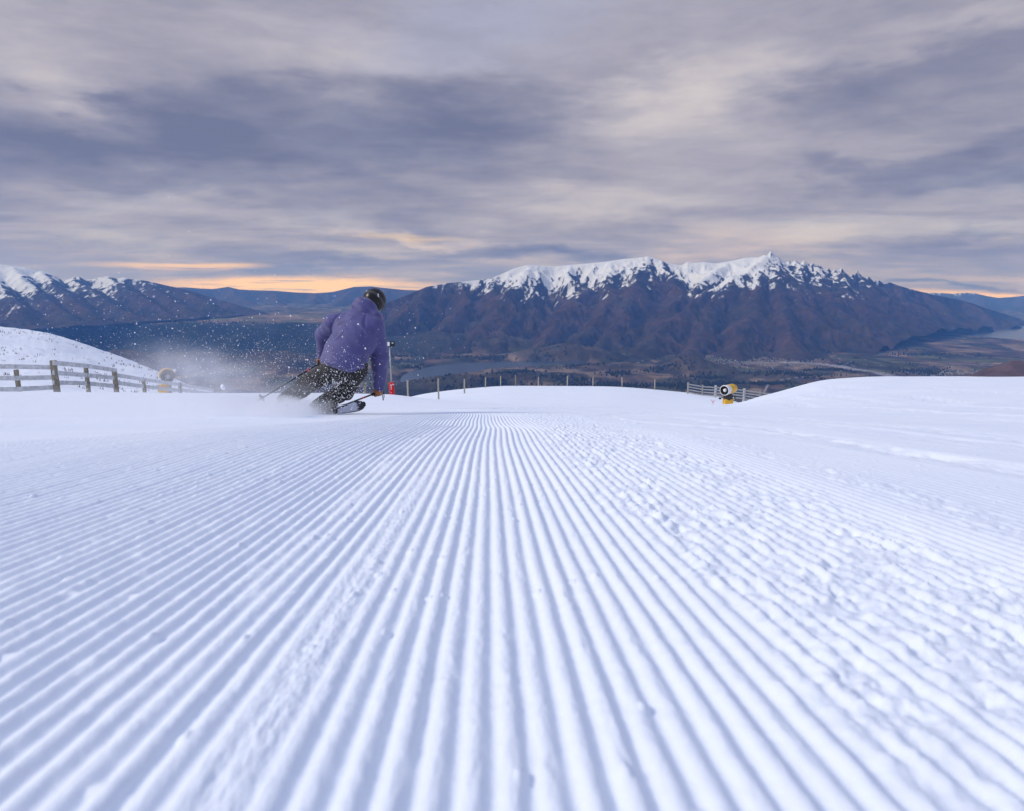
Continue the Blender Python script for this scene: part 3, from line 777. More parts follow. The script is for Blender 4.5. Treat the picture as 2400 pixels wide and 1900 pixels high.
for nm, lb, poly in LAKES:
    pg = [tuple(vground(a, b, ZV - 8)) for a, b in poly]
    pa = np.array(pg)
    d = dist_poly(Xv, Yv, pg)
    ins = in_poly(Xv, Yv, pg)
    sd = np.where(ins, -d, d)
    Zv = Zv + (np.minimum(Zv, ZV - 40) - Zv) * (1 - sstep(-60, 40, sd)) 
    Zv = np.where((sd > 0) & (sd < 500), np.maximum(Zv - (1 - sd / 500) * 0.0, ZV - 4), Zv)
    x0, x1 = pa[:, 0].min() - 80, pa[:, 0].max() + 80; y0, y1 = pa[:, 1].min() - 80, pa[:, 1].max() + 80
    gx_, gy_ = np.meshgrid(np.linspace(x0, x1, 120), np.linspace(y0, y1, 90))
    keep = np.where(in_poly(gx_, gy_, pg), -1, 1) * dist_poly(gx_, gy_, pg) < 60
    id_ = np.arange(gx_.size).reshape(gx_.shape)
    q = np.stack([id_[:-1, :-1], id_[:-1, 1:], id_[1:, 1:], id_[1:, :-1]], -1)
    kq = keep[:-1, :-1] & keep[:-1, 1:] & keep[1:, 1:] & keep[1:, :-1]
    q = q[kq]; used, inv = np.unique(q, return_inverse=True)
    cz = np.stack([gx_.ravel()[used], gy_.ravel()[used], np.full(len(used), ZV - 8.0)], -1)
    tag(raw_mesh(nm, cz, inv.reshape(-1, 4), M_LAKE), lb, kind='structure')
# ground cover of the valley
fx1, fid = worley(Xv / 420 + 0.3 * fbm(Xv / 700, Yv / 700, 2, 540), Yv / 620 + 0.3 * fbm(Xv / 700 + 4, Yv / 700, 2, 541), 33)
PAL = np.array([[0.115, 0.080, 0.058], [0.075, 0.080, 0.042], [0.150, 0.110, 0.075], [0.050, 0.058, 0.032], [0.095, 0.066, 0.052], [0.180, 0.135, 0.095], [0.040, 0.042, 0.030]])
tone = PAL[(fid * 6.99).astype(int)]
tone = tone * 0.75 + 0.25 * np.array([0.07, 0.062, 0.045])
scrub = np.clip(0.18 + 2.3 * fbm(Xv / 380, Yv / 700, 5, 545), 0, 0.9)
tone = lerp3(tone, np.broadcast_to(DARK * 0.8, tone.shape), scrub)
hcol = lerp3(np.broadcast_to(np.array([0.060, 0.050, 0.034]), tone.shape), np.broadcast_to(DARK * 0.9, tone.shape), np.clip(0.35 + 1.6 * fbm(Xv / 260, Yv / 420, 5, 547), 0, 0.9))
tone = lerp3(tone, hcol, 0.85 * HM)
esc = benchm * sstep(10100, 10600, Yv) * (1 - sstep(11800, 12300, Yv))
tone = lerp3(tone, np.broadcast_to(FOREST, tone.shape), np.clip(esc * 1.2, 0, 0.92))
bt = benchm * sstep(12000, 12500, Yv) * (1 - sstep(15000, 16000, Yv))
tone = lerp3(tone, PAL[((fid * 13) % 3).astype(int)] * 1.25, np.clip(bt, 0, 1) * 0.75)
rdark = np.clip(1.05 - dd, 0, 1)
tone = lerp3(tone, np.broadcast_to(np.array([0.075, 0.050, 0.040]), tone.shape), sstep(0, 0.15, rdark))
def stripe(pts, width, colour, k=0.9, ns=0):
    global tone
    g_ = [tuple(vground(a, b)) for a, b in pts]
    d = dist_poly(Xv, Yv, g_, False) + width * 0.5 * fbm(Xv / 250, Yv / 250, 3, 560 + ns)
    tone = lerp3(tone, np.broadcast_to(np.array(colour), tone.shape), k * (1 - sstep(width * 0.6, width, d)))
GRAVEL = (0.26, 0.26, 0.28)
stripe([(1840, 850), (1900, 852), (1960, 858), (2010, 866), (2060, 876), (2100, 886)], 110, GRAVEL, 0.8)
stripe([(1760, 852), (1840, 850)], 60, GRAVEL, 0.5, 1)
stripe([(2100, 850), (2200, 852), (2320, 856)], 70, (0.17, 0.15, 0.14), 0.7, 2)
stripe([(2150, 880), (2300, 872)], 60, (0.20, 0.18, 0.17), 0.6, 3)
stripe([(1480, 822), (1600, 818), (1720, 824)], 80, (0.15, 0.12, 0.09), 0.6, 4)
stripe([(1790, 925), (1800, 905), (1830, 893), (1900, 885)], 14, (0.24, 0.23, 0.23), 0.8, 5)
stripe([(1120, 866), (1400, 862), (1560, 866)], 40, (0.14, 0.11, 0.08), 0.6, 6)
stripe([(1380, 885), (1520, 878), (1680, 884)], 30, (0.15, 0.12, 0.09), 0.6, 7)
vobj = grid_mesh('valley_floor', Xv, Yv, Zv, M_VALLEY, {'tone': tone})
tag(vobj, 'broad brown valley floor of paddocks and low hills far below', kind='structure')
def vz(x, y):
    w_ = x / y
    i = np.clip(np.searchsorted(rv, y) - 1, 0, NVr - 2); j = np.clip(np.searchsorted(wv, w_) - 1, 0, NVc - 2)
    a = (y - rv[i]) / (rv[i + 1] - rv[i]); b = (w_ - wv[j]) / (wv[j + 1] - wv[j])
    return (Zv[i, j] * (1 - a) + Zv[i + 1, j] * a) * (1 - b) + (Zv[i, j + 1] * (1 - a) + Zv[i + 1, j + 1] * a) * b
# slope of our own mountain falling to the valley
ws = np.linspace(-1.1, 1.1, 240); rs = np.geomspace(95, 3700, 60)
Ws, Rs = np.meshgrid(ws, rs)
Zs = -60 + (ZV + 20 + 60) * ((Rs - 95) / (3700 - 95)) ** 0.75 + 30 * fbm(Ws * Rs / 400, Rs / 400, 4, 570) * sstep(200, 900, Rs)
ts = np.broadcast_to(BROWN * 0.8, Zs.shape + (3,)).copy()
tag(grid_mesh('lower_slope', Ws * Rs, Rs, Zs, M_MOUNT, {'snow': np.clip(1 - (Rs - 120) / 400, 0, 1), 'tone': ts}), 'bare lower mountainside below the ski field', kind='structure')

# ---- woodland: dark conifers in belts and clumps
rng = np.random.default_rng(3)
CL = [(1210, 880, 55, 9, 170), (1445, 878, 40, 6, 120), (1330, 893, 90, 5, 160), (1390, 901, 110, 5, 180), (1150, 843, 40, 6, 120), (1280, 846, 55, 4, 120),
      (1550, 872, 50, 4, 110), (1660, 885, 60, 5, 150), (1860, 882, 90, 7, 220), (1740, 838, 60, 4, 150), (1740, 828, 30, 5, 100), (2160, 872, 60, 7, 240),
      (1640, 912, 60, 6, 140), (1560, 903, 60, 5, 120), (1700, 900, 90, 6, 160), (980, 862, 60, 4, 120), (1060, 838, 70, 4, 140), (960, 834, 60, 4, 120),
      (380, 763, 60, 2, 160), (230, 756, 30, 2, 60), (540, 757, 90, 2, 160), (650, 765, 90, 2, 140), (440, 753, 40, 2, 70), (330, 752, 30, 2, 50),
      (1930, 868, 50, 3, 90), (1470, 905, 60, 4, 90), (1800, 902, 60, 4, 120), (1150, 905, 50, 5, 90), (1080, 915, 60, 5, 80), (2060, 820, 60, 4, 120), (2150, 832, 80, 4, 120)]
pts = []
for (a, b, sa, sb, n) in CL:
    zz_ = ZV if b > 790 else ZV + 400
    gpx = vground(a + rng.normal(0, sa * 0.5, n), b + rng.normal(0, sb * 0.5, n), zz_)
    pts.append(gpx)
n = 5500
sc_ = np.stack([rng.uniform(-0.35, 0.75, n), rng.uniform(5600, 10500, n)], -1); sc_[:, 0] *= sc_[:, 1]
nz = fbm(sc_[:, 0] / 500, sc_[:, 1] / 900, 3, 590)
pts.append(sc_[nz > 0.20])
pts = np.concatenate(pts)
tz = np.array([vz(x, y) for x, y in pts]); ok = tz > ZV - 15
pts = pts[ok]; tz = tz[ok]
nt = len(pts); th = rng.uniform(16, 38, nt); tr = th * rng.uniform(0.22, 0.42, nt)
a6 = np.arange(6) * np.pi / 3
ring = np.stack([np.cos(a6), np.sin(a6)], -1)
V = []
for lev, (zf, rf) in enumerate(((0.0, 0.5), (0.22, 1.0), (0.6, 0.62))):
    rr_ = tr[:, None] * rf * rng.uniform(0.8, 1.2, (nt, 6))
    V.append(np.stack([pts[:, :1] + rr_ * ring[:, 0], pts[:, 1:] + rr_ * ring[:, 1], np.repeat((tz + zf * th)[:, None], 6, 1)], -1))
top = np.stack([pts[:, 0], pts[:, 1], tz + th], -1)[:, None]
Vt = np.concatenate(V + [top], 1)
tri = []
for l in range(2):
    for k in range(6):
        k2 = (k + 1) % 6; tri += [(l * 6 + k, l * 6 + k2, l * 6 + 6 + k2), (l * 6 + k, l * 6 + 6 + k2, l * 6 + 6 + k)]
for k in range(6): tri.append((12 + k, 12 + (k + 1) % 6, 18))
tri = np.array(tri)
TF = (np.arange(nt)[:, None, None] * 19 + tri[None]).reshape(-1, 3)
M_WOOD = simple_mat('conifer', (0.014, 0.022, 0.020), 0.9, 0.4, 0.02, 0)
tag(raw_mesh('woodland', Vt.reshape(-1, 3), TF, M_WOOD, smooth=False), 'dark clumps and belts of trees scattered over the valley floor', 'woodland', kind='stuff')
# ---- far town: pale specks of houses
n = 420
tg = np.concatenate([vground(1760 + rng.normal(0, 75, 260), 849 + rng.normal(0, 5, 260)), vground(1900 + rng.normal(0, 60, 70), 858 + rng.normal(0, 5, 70)),
                     vground(2220 + rng.normal(0, 55, 110), 876 + rng.normal(0, 4, 110)), vground(rng.uniform(950, 1500, 60), rng.uniform(850, 905, 60))])
mbv = []; mbf = []
for (x, y) in tg:
    z = vz(x, y)
    if z < ZV - 12: continue
    l_, w2, h_ = rng.uniform(6, 13), rng.uniform(5, 9), rng.uniform(4, 8); th_ = rng.uniform(0, 3.14)
    c_, s_ = math.cos(th_), math.sin(th_); o = len(mbv)
    for (u_, v_, q_) in ((-1, -1, 0), (1, -1, 0), (1, 1, 0), (-1, 1, 0), (-1, -1, 1), (1, -1, 1), (1, 1, 1), (-1, 1, 1), (-1, 0, 1.6), (1, 0, 1.6)):
        mbv.append((x + (u_ * l_ * c_ - v_ * w2 * s_), y + (u_ * l_ * s_ + v_ * w2 * c_), z - 3 + q_ * (h_ + 3)))
    for f_ in ((0, 1, 5, 4), (2, 3, 7, 6), (4, 5, 9, 8), (6, 7, 8, 9), (1, 2, 6, 5), (3, 0, 4, 7)): mbf.append([o + k for k in f_])
    mbf += [[o + 5, o + 6, o + 9, o + 9], [o + 7, o + 4, o + 8, o + 8]]
me = bpy.data.meshes.new('town'); me.from_pydata(mbv, [], [list(dict.fromkeys(f)) for f in mbf])
M_TOWN = simple_mat('pale_walls', (0.26, 0.26, 0.28), 0.8, 0.6, 0.03, 0); me.materials.append(M_TOWN)
tag(link(bpy.data.objects.new('town', me)), 'far town of tiny pale houses below the mountain foot', 'town', kind='stuff')

# ---- haze: even air over the whole country
def haze():
    mt = bpy.data.materials.new('haze'); mt.use_nodes = True
    t = NT(mt.node_tree); t.n.clear()
    pv = t.new('ShaderNodeVolumePrincipled')
    pv.inputs['Color'].default_value = c4(0.14, 0.38, 1.0)
    pv.inputs['Absorption Color'].default_value = c4(1, 1, 1)
    pv.inputs['Density'].default_value = 3.5e-5
    pv.inputs['Anisotropy'].default_value = 0.1
    o = t.new('ShaderNodeOutputMaterial'); t.l.new(pv.outputs[0], o.inputs['Volume'])
    b = MB().box((0, 17000, -150), (38000, 20500, 1150)).build('haze', mt)
    tag(b, 'thin blue mountain air filling the valley', 'haze', kind='stuff')
haze()

# ================================================================== THINGS ON THE SNOW
M_WOODRAIL = simple_mat('weathered_rail', (0.60, 0.62, 0.63), 0.85, 0.30, 6.0, 0.4)
M_RAILDULL = simple_mat('dull_rail', (0.30, 0.31, 0.33), 0.85, 0.30, 6.0, 0.4)
M_POST = simple_mat('raw_post', (0.27, 0.245, 0.19), 0.9, 0.35, 9.0, 0.4)
M_POSTPALE = simple_mat('pale_post', (0.42, 0.39, 0.32), 0.9, 0.30, 9.0, 0.4)
M_YELLOW = simple_mat('yellow_paint', (0.72, 0.40, 0.02), 0.45, 0.12, 5.0, 0.05)
M_WHITE = simple_mat('white_paint', (0.74, 0.75, 0.77), 0.4, 0.08, 5.0, 0.05)
M_BLACK = simple_mat('black_plastic', (0.012, 0.012, 0.014), 0.5, 0.2, 12.0, 0.05)
M_DARK = simple_mat('dark_metal', (0.035, 0.034, 0.036), 0.5, 0.2, 10.0, 0.1)
M_GREY = simple_mat('galvanised_steel', (0.36, 0.38, 0.40), 0.45, 0.15, 15.0, 0.05, metal=0.4)
M_RED = simple_mat('red_padding', (0.62, 0.012, 0.018), 0.5, 0.12, 8.0, 0.15)
M_PINK = simple_mat('pink_plastic', (0.72, 0.16, 0.20), 0.5, 0.1, 8.0, 0.0)
M_LENS = simple_mat('lamp_lens', (0.75, 0.80, 0.85), 0.15, 0.05, 9.0, 0.0)

def on_snow(px, depth):
    """the snow surface in the sight column of a pixel, at a real distance"""
    x = (px - 1200) / FPX * depth / CT * 1.0
    y = depth
    return Vector((x, y, ground_z(x, y)))
def row_y(px, py, y):
    """point at forward distance y on the sight line through a pixel"""
    w_, e_ = ang(px, py); return Vector((float(w_) * y, y, ZC + float(e_) * y))

# ---- fence along the left edge of the piste
def board(mb, a, b, hgt, th):
    a = Vector(a); b = Vector(b); d = (b - a); L = d.length; d.normalize()
    n = Vector((d.y, -d.x, 0)).normalized(); u = n.cross(d).normalized()
    if u.z < 0: u = -u
    R = Matrix((d, n, u)).transposed()
    return mb.box((a + b) / 2, (L / 2, th / 2, hgt / 2), R)
def fence(name, label, posts, rails, rail_h, post_r, rail_mat, post_mat):
    """posts: (px, depth, top_y, base_y, material, square); rails between consecutive posts, at pixel heights (y0, y1)"""
    root = empty(name, row_y(posts[0][0], posts[0][3], posts[0][1]))
    tag(root, label, 'fence')
    for (px, dep, ty, by, mt, hw) in posts:
        t = row_y(px, ty, dep); b = row_y(px, by, dep)
        g_ = Vector((b.x, b.y, min(b.z, ground_z(b.x, b.y)) - 0.35))
        mb = MB().box(((t.x + g_.x) / 2, dep + hw + rail_h * 0.2, (t.z + g_.z) / 2), (hw, hw, (t.z - g_.z) / 2))
        mb.build('post', mt, root, bevel=0.008)
    for (p0, p1, y0, y1) in rails:
        d0 = np.interp(p0, [p[0] for p in posts], [p[1] for p in posts]); d1 = np.interp(p1, [p[0] for p in posts], [p[1] for p in posts])
        mb = board(MB(), row_y(p0, y0, d0 - 0.02), row_y(p1, y1, d1 - 0.02), rail_h, 0.045)
        mb.build('rail', rail_mat, root, bevel=0.006)
    return root
fence('wooden_fence', 'grey three-rail wooden fence with stout posts along the left piste edge',
      [(-170, 25.0, 862, 930, M_POST, 0.07), (37, 25.6, 868, 922, M_POST, 0.065), (124, 26, 846, 920, M_POST, 0.09), (201, 27.6, 863, 920, M_POST, 0.065), (267, 29.4, 872, 920, M_POST, 0.08), (335, 32, 890, 922, M_POST, 0.065), (420, 36, 898, 928, M_POST, 0.07), (500, 41, 908, 930, M_POST, 0.065)],
      [(-170, 37, 857, 860), (37, 135, 860, 862), (-170, 37, 886, 887), (37, 135, 887, 885), (-170, 37, 913, 913), (37, 135, 913, 908),
       (124, 201, 851, 858), (201, 273, 858, 869), (124, 201, 874, 880), (201, 273, 880, 887), (124, 201, 897, 899), (201, 273, 899, 906),
       (273, 335, 880, 890), (335, 420, 890, 902), (273, 335, 898, 906), (335, 420, 906, 916), (420, 500, 902, 915), (420, 500, 914, 924)],
      0.185, 0.07, M_WOODRAIL, M_POST)
# ---- fence beyond the right-hand snow gun
rposts = [(1613, 82, 897, 922, M_POSTPALE, 0.09), (1647, 81, 903, 926, M_POSTPALE, 0.07), (1678, 80, 905, 929, M_WOODRAIL, 0.13), (1712, 79, 908, 932, M_POSTPALE, 0.07), (1745, 78, 912, 935, M_WOODRAIL, 0.12), (1782, 77, 917, 940, M_POSTPALE, 0.07), (1830, 76, 924, 948, M_POSTPALE, 0.09)]
rr_ = []
for k, off in enumerate((4, 10.5, 17, 23.5)):
    for a, b in zip(rposts[:-1], rposts[1:]): rr_.append((a[0], b[0], a[2] + off, b[2] + off))
fence('wooden_fence', 'pale four-rail wooden fence behind the yellow and white snow gun', rposts, rr_, 0.15, 0.07, M_RAILDULL, M_POSTPALE)

# ---- single posts along the far crest
PST = [(856, 47, 904, 930, 'behind the skier\'s right hand'), (955, 52, 892, 930, 'first to the right of the red padded pole'), (1027, 62, 888, 926, 'second to the right of the red padded pole'), (1088.5, 74, 889, 918, 'third to the right of the red padded pole'),
       (1138, 84, 885, 913, 'fourth to the right of the red padded pole'), (1173.5, 86, 882, 911, 'fifth to the right of the red padded pole'), (1208.5, 87, 880, 911, 'sixth to the right of the red padded pole'),
       (1262, 88, 884, 911, 'seventh to the right of the red padded pole'), (1330, 88, 882, 911, 'fourth to the left of the pale rail fence'), (1390, 88, 884, 912, 'third to the left of the pale rail fence'),
       (1458, 87, 885, 914, 'second to the left of the pale rail fence'), (1535, 85, 890, 918, 'nearest on the left to the pale rail fence')]
for i, (px, dep, ty, by, which) in enumerate(PST):
    t = row_y(px, ty, dep); gz = ground_z(t.x, t.y)
    lean = random.uniform(-0.03, 0.03)
    r = 0.085 * random.uniform(0.9, 1.1)
    mb = MB().path([(t.x + lean, dep, min(gz, t.z - 1.0) - 0.3), (t.x + lean * 0.4, dep, (gz + t.z) / 2), (t.x, dep, t.z - 0.03), (t.x, dep, t.z)], [r, r * 0.96, r * 0.93, r * 0.75], 10)
    o = mb.build('fence_post', M_POST if i in (0, 6) else M_POSTPALE, None, True)
    tag(o, 'wooden post on the snow crest, ' + which, 'post', 'posts along the snow crest')

# ---- floodlight pole with red padding
def floodlight():
    dep = 40.0
    base = row_y(919, 926, dep); base.z = min(base.z, ground_z(base.x, dep)) - 0.1
    root = empty('floodlight_pole', base)
    tag(root, 'slim grey pole with floodlights on top and red padding at its foot', 'light pole')
    top = row_y(913, 810, dep)
    MB().tube(base, top, 0.055, 0.042, 14).build('pole', M_GREY, root, True)
    p0 = row_y(919, 927, dep); p1 = row_y(917.6, 897, dep)
    pad = MB().lathe([(0, 0.155), (0.02, 0.172), ((p1 - p0).length - 0.03, 0.170), ((p1 - p0).length, 0.150)], p0, p1 - p0, 20).build('padding', M_RED, root, True)
    ax = (p1 - p0).normalized()
    for (t, h, w) in ((0.66, 0.075, 0.036), (0.53, 0.05, 0.026), (0.43, 0.04, 0.022), (0.18, 0.02, 0.014)):
        MB().box(p0 + ax * t + Vector((0.0, -0.172, 0)), (w, 0.005, h * 0.7)).build('white_marking', M_WHITE, pad)
    MB().box(top + Vector((0.05, 0, 0.02)), (0.20, 0.03, 0.03)).build('bracket', M_DARK, root)
    R = Matrix.Rotation(math.radians(-12), 3, 'X')
    hd = MB().box(top + Vector((-0.03, -0.06, 0.08)), (0.10, 0.09, 0.16), R).build('lamp_head', M_DARK, root, bevel=0.01)
    MB().box(top + Vector((-0.03, -0.165, 0.095)), (0.075, 0.012, 0.125), R).build('lens', M_LENS, hd)
    R2 = Matrix.Rotation(math.radians(35), 3, 'Z')
    hd2 = MB().box(top + Vector((0.20, 0.02, 0.10)), (0.09, 0.10, 0.15), R2).build('lamp_head', M_BLACK, root, bevel=0.01)
    MB().box(top + Vector((0.205, -0.10, 0.15)), (0.05, 0.012, 0.04), R2).build('lens', M_LENS, hd2)
floodlight()

# ---- snow guns
def snow_gun_right():
    dep = 54.0
    base = row_y(1706, 948, dep); base.z = min(base.z, ground_z(base.x, dep))
    u = dep / FPX                                                 # one photograph pixel at this distance, metres
    root = empty('snow_gun', base)
    tag(root, 'white and yellow fan snow gun on a dark turret beside the right snow bank', 'snow gun')
    c0 = row_y(1706, 941.5, dep)
    MB().box((c0.x, dep, c0.z - 0.22), (10.0 * u, 0.34, 0.46)).build('base', M_YELLOW, root, bevel=0.05)
    tz = row_y(1706, 930, dep)
    MB().lathe([(-0.32, 0.28), (-0.26, 0.36), (-0.05, 0.39), (0.16, 0.38), (0.24, 0.30), (0.36, 0.22), (0.52, 0.17)], tz, (0, 0, 1), 24).build('turret', M_DARK, root, True)
    bx = row_y(1718, 934, dep)
    cb = MB().box(bx, (4.0 * u, 0.20, 5.5 * u)).build('control_box', M_BLACK, root, bevel=0.02)
    MB().lathe([(0, 0.075), (0.02, 0.07)], bx + Vector((-1.0 * u, -0.205, 2.0 * u)), (0, -1, 0), 16).build('gauge', M_WHITE, cb)
    MB().box(bx + Vector((-0.6 * u, -0.205, -2.6 * u)), (2.6 * u, 0.01, 0.7 * u), Matrix.Rotation(math.radians(-14), 3, 'Y')).build('label_plate', M_WHITE, cb)
    lw = row_y(1687.5, 934.5, dep)
    MB().lathe([(-0.10, 0.02), (-0.06, 0.09), (0.05, 0.09), (0.09, 0.03)], lw, (0.4, -0.9, 0.2), 14).build('work_lamp', M_BLACK, root, True)
    MB().tube(lw, tz + Vector((-0.3, 0, -0.05)), 0.03, 0.03, 8).build('lamp_arm', M_DARK, root)
    # barrel: axis from the open front (left, towards us) to the back (right, away, slightly up)
    f = row_y(1697.5, 916, dep - 0.45); bk = row_y(1720.0, 910.5, dep + 0.55)
    ax = (bk - f); L = ax.length; ax.normalize()
    prof = [(0.0, 0.38), (0.0, 0.430), (0.05, 0.450), (0.11, 0.430), (0.30, 0.415), (L * 0.6, 0.425), (L * 0.86, 0.41), (L, 0.34), (L + 0.05, 0.2)]
    mt = bpy.data.materials.new('snow_gun_shell'); mt.use_nodes = True
    t = NT(mt.node_tree); b = mt.node_tree.nodes['Principled BSDF']
    co = t.new('ShaderNodeTexCoord').outputs['Object']
    rel = f - root.location
    along = t.vm('DOT_PRODUCT', t.vm('SUBTRACT', co, tuple(rel)), tuple(ax))
    n = t.noise(co, 2.6, 2, 0.5)
    edge = t.mapr(t.m('ADD', along, t.m('MULTIPLY', t.m('SUBTRACT', n, 0.5), 0.9)), 0.50, 0.53)
    z_ = t.sep(co)[2]
    low_ = t.mapr(z_, float(rel.z) + 0.62, float(rel.z) + 0.60)
    back = t.mapr(along, L * 0.99, L * 1.0, 1.0, 0.0)
    fac = t.m('MULTIPLY', t.m('MULTIPLY', edge, low_), back)
    t.put(b.inputs['Base Color'], t.mix(fac, c4(0.74, 0.75, 0.77), c4(0.72, 0.40, 0.02))); b.inputs['Roughness'].default_value = 0.4
    barrel = MB().lathe(prof, f, ax, 36, False).build('barrel', mt, root, True)
    MB().lathe([(-0.002, 0.385), (0.04, 0.32), (0.25, 0.30), (0.26, 0.02)], f, ax, 32, False).build('nozzle_ring', M_BLACK, barrel, True)
    MB().lathe([(-0.03, 0.01), (-0.02, 0.10), (0.05, 0.15), (0.24, 0.17)], f + ax * 0.02, ax, 24).build('fan_hub', M_WHITE, barrel, True)
snow_gun_right()

def snow_gun_left():
    dep = 44.0
    base = row_y(388, 922, dep); base.z = min(base.z, ground_z(base.x, dep))
    u = dep / FPX
    root = empty('snow_gun', base)
    tag(root, 'fan snow gun with yellow hood facing us behind the left fence', 'snow gun')
    c0 = row_y(387, 911, dep)
    MB().box((c0.x, dep, c0.z - 0.15), (11 * u, 0.33, 0.42)).build('base', M_YELLOW, root, bevel=0.05)
    p = row_y(395, 905, dep)
    MB().lathe([(-0.5, 0.20), (-0.3, 0.17), (0.15, 0.14), (0.35, 0.22)], p, (0, 0, 1), 18).build('turret', M_GREY, root, True)
    f = row_y(393, 882, dep - 0.5); ax = (row_y(390, 879, dep + 0.7) - f); L = ax.length; ax.normalize()
    barrel = MB().lathe([(0.02, 0.36), (-0.02, 0.43), (0.05, 0.46), (0.2, 0.455), (L * 0.8, 0.45), (L, 0.36)], f, ax, 36, False).build('barrel', M_DARK, root, True)
    # hood over the upper half
    n = 26; vs = []; fs = []
    a = ax.cross(Vector((0, 0, 1))).normalized(); up = a.cross(ax).normalized()
    for i in range(n + 1):
        th = math.radians(-38 + 170 * i / n) + math.radians(24)
        for (t, r) in ((-0.04, 0.45), (-0.04, 0.535), (0.9, 0.52), (0.9, 0.45)):
            vs.append(f + ax * t + (-a * -math.cos(th) * -1 + up * math.sin(th)) * r)
    for i in range(n):
        for k in range(4): fs.append((i * 4 + k, i * 4 + (k + 1) % 4, i * 4 + 4 + (k + 1) % 4, i * 4 + 4 + k))
    fs += [(0, 1, 2, 3), tuple(n * 4 + k for k in (3, 2, 1, 0))]
    MB().add(vs, fs).build('hood', M_YELLOW, root, True)
    MB().lathe([(0.0, 0.37), (0.10, 0.31), (0.3, 0.29), (0.31, 0.02)], f, ax, 32, False).build('nozzle_ring', M_BLACK, barrel, True)
    MB().lathe([(-0.12, 0.01), (-0.10, 0.08), (-0.02, 0.15), (0.20, 0.19), (0.3, 0.19)], f + up * -0.06, ax, 24).build('fan_hub', M_GREY, barrel, True)
    lp = f + (row_y(409, 869, dep) - row_y(393, 882, dep))
    MB().lathe([(-0.1, 0.03), (-0.06, 0.10), (0.02, 0.11), (0.04, 0.10)], lp, (0.2, -1, 0), 14).build('work_lamp', M_WHITE, root, True)
    MB().tube(lp, f + ax * 0.2 + (lp - f) * 0.6, 0.03, 0.03, 8).build('lamp_arm', M_DARK, root)
snow_gun_left()

# ---- forked pink marker stake
b = row_y(1671, 951, 50); b.z = ground_z(b.x, b.y) - 0.1
j = row_y(1671, 944, 50)
root = empty('marker_stake', b); tag(root, 'small pink forked marker stake in the snow left of the right snow gun', 'marker')
MB().tube(b, j, 0.028, 0.026, 8).build('stem', M_PINK, root, True)
for q in (row_y(1667.2, 937.5, 50), row_y(1675, 938, 50)): MB().tube(j, q, 0.024, 0.02, 8).build('prong', M_PINK, root, True)

# ---- dry tussock tips poking through the snow on the left hillside
mb = MB(); rngt = random.Random(5)
for _ in range(620):
    y = rngt.uniform(46, 92); w_ = rngt.uniform(-0.83, -0.50); x = w_ * y
    if rngt.random() > 0.9 - 0.0 * w_: continue
    z = ground_z(x, y); s_ = rngt.uniform(0.05, 0.17)
    if fbm(np.array([x * 0.12]), np.array([y * 0.1]), 3, 900)[0] < -0.12: continue
    for k in range(3):
        a = rngt.uniform(0, 6.28); l_ = s_ * rngt.uniform(0.7, 1.5)
        bx_, by_ = x + rngt.uniform(-s_, s_), y + rngt.uniform(-s_, s_)
        mb.add([(bx_ - s_ * .4, by_, z - 0.25), (bx_ + s_ * .4, by_, z - 0.25), (bx_, by_ + s_ * .4, z - 0.25), (bx_ + math.cos(a) * l_ * .8, by_ + math.sin(a) * l_ * .8, z + 0.12 + l_ * 0.7)], [(0, 1, 3), (1, 2, 3), (2, 0, 3)])
tag(mb.build('tussock_grass', simple_mat('dry_tussock', (0.055, 0.045, 0.040), 0.9, 0.4, 3.0, 0.0)), 'dark dry tussock tips poking through the snow on the left hillside', 'tussock', kind='stuff')

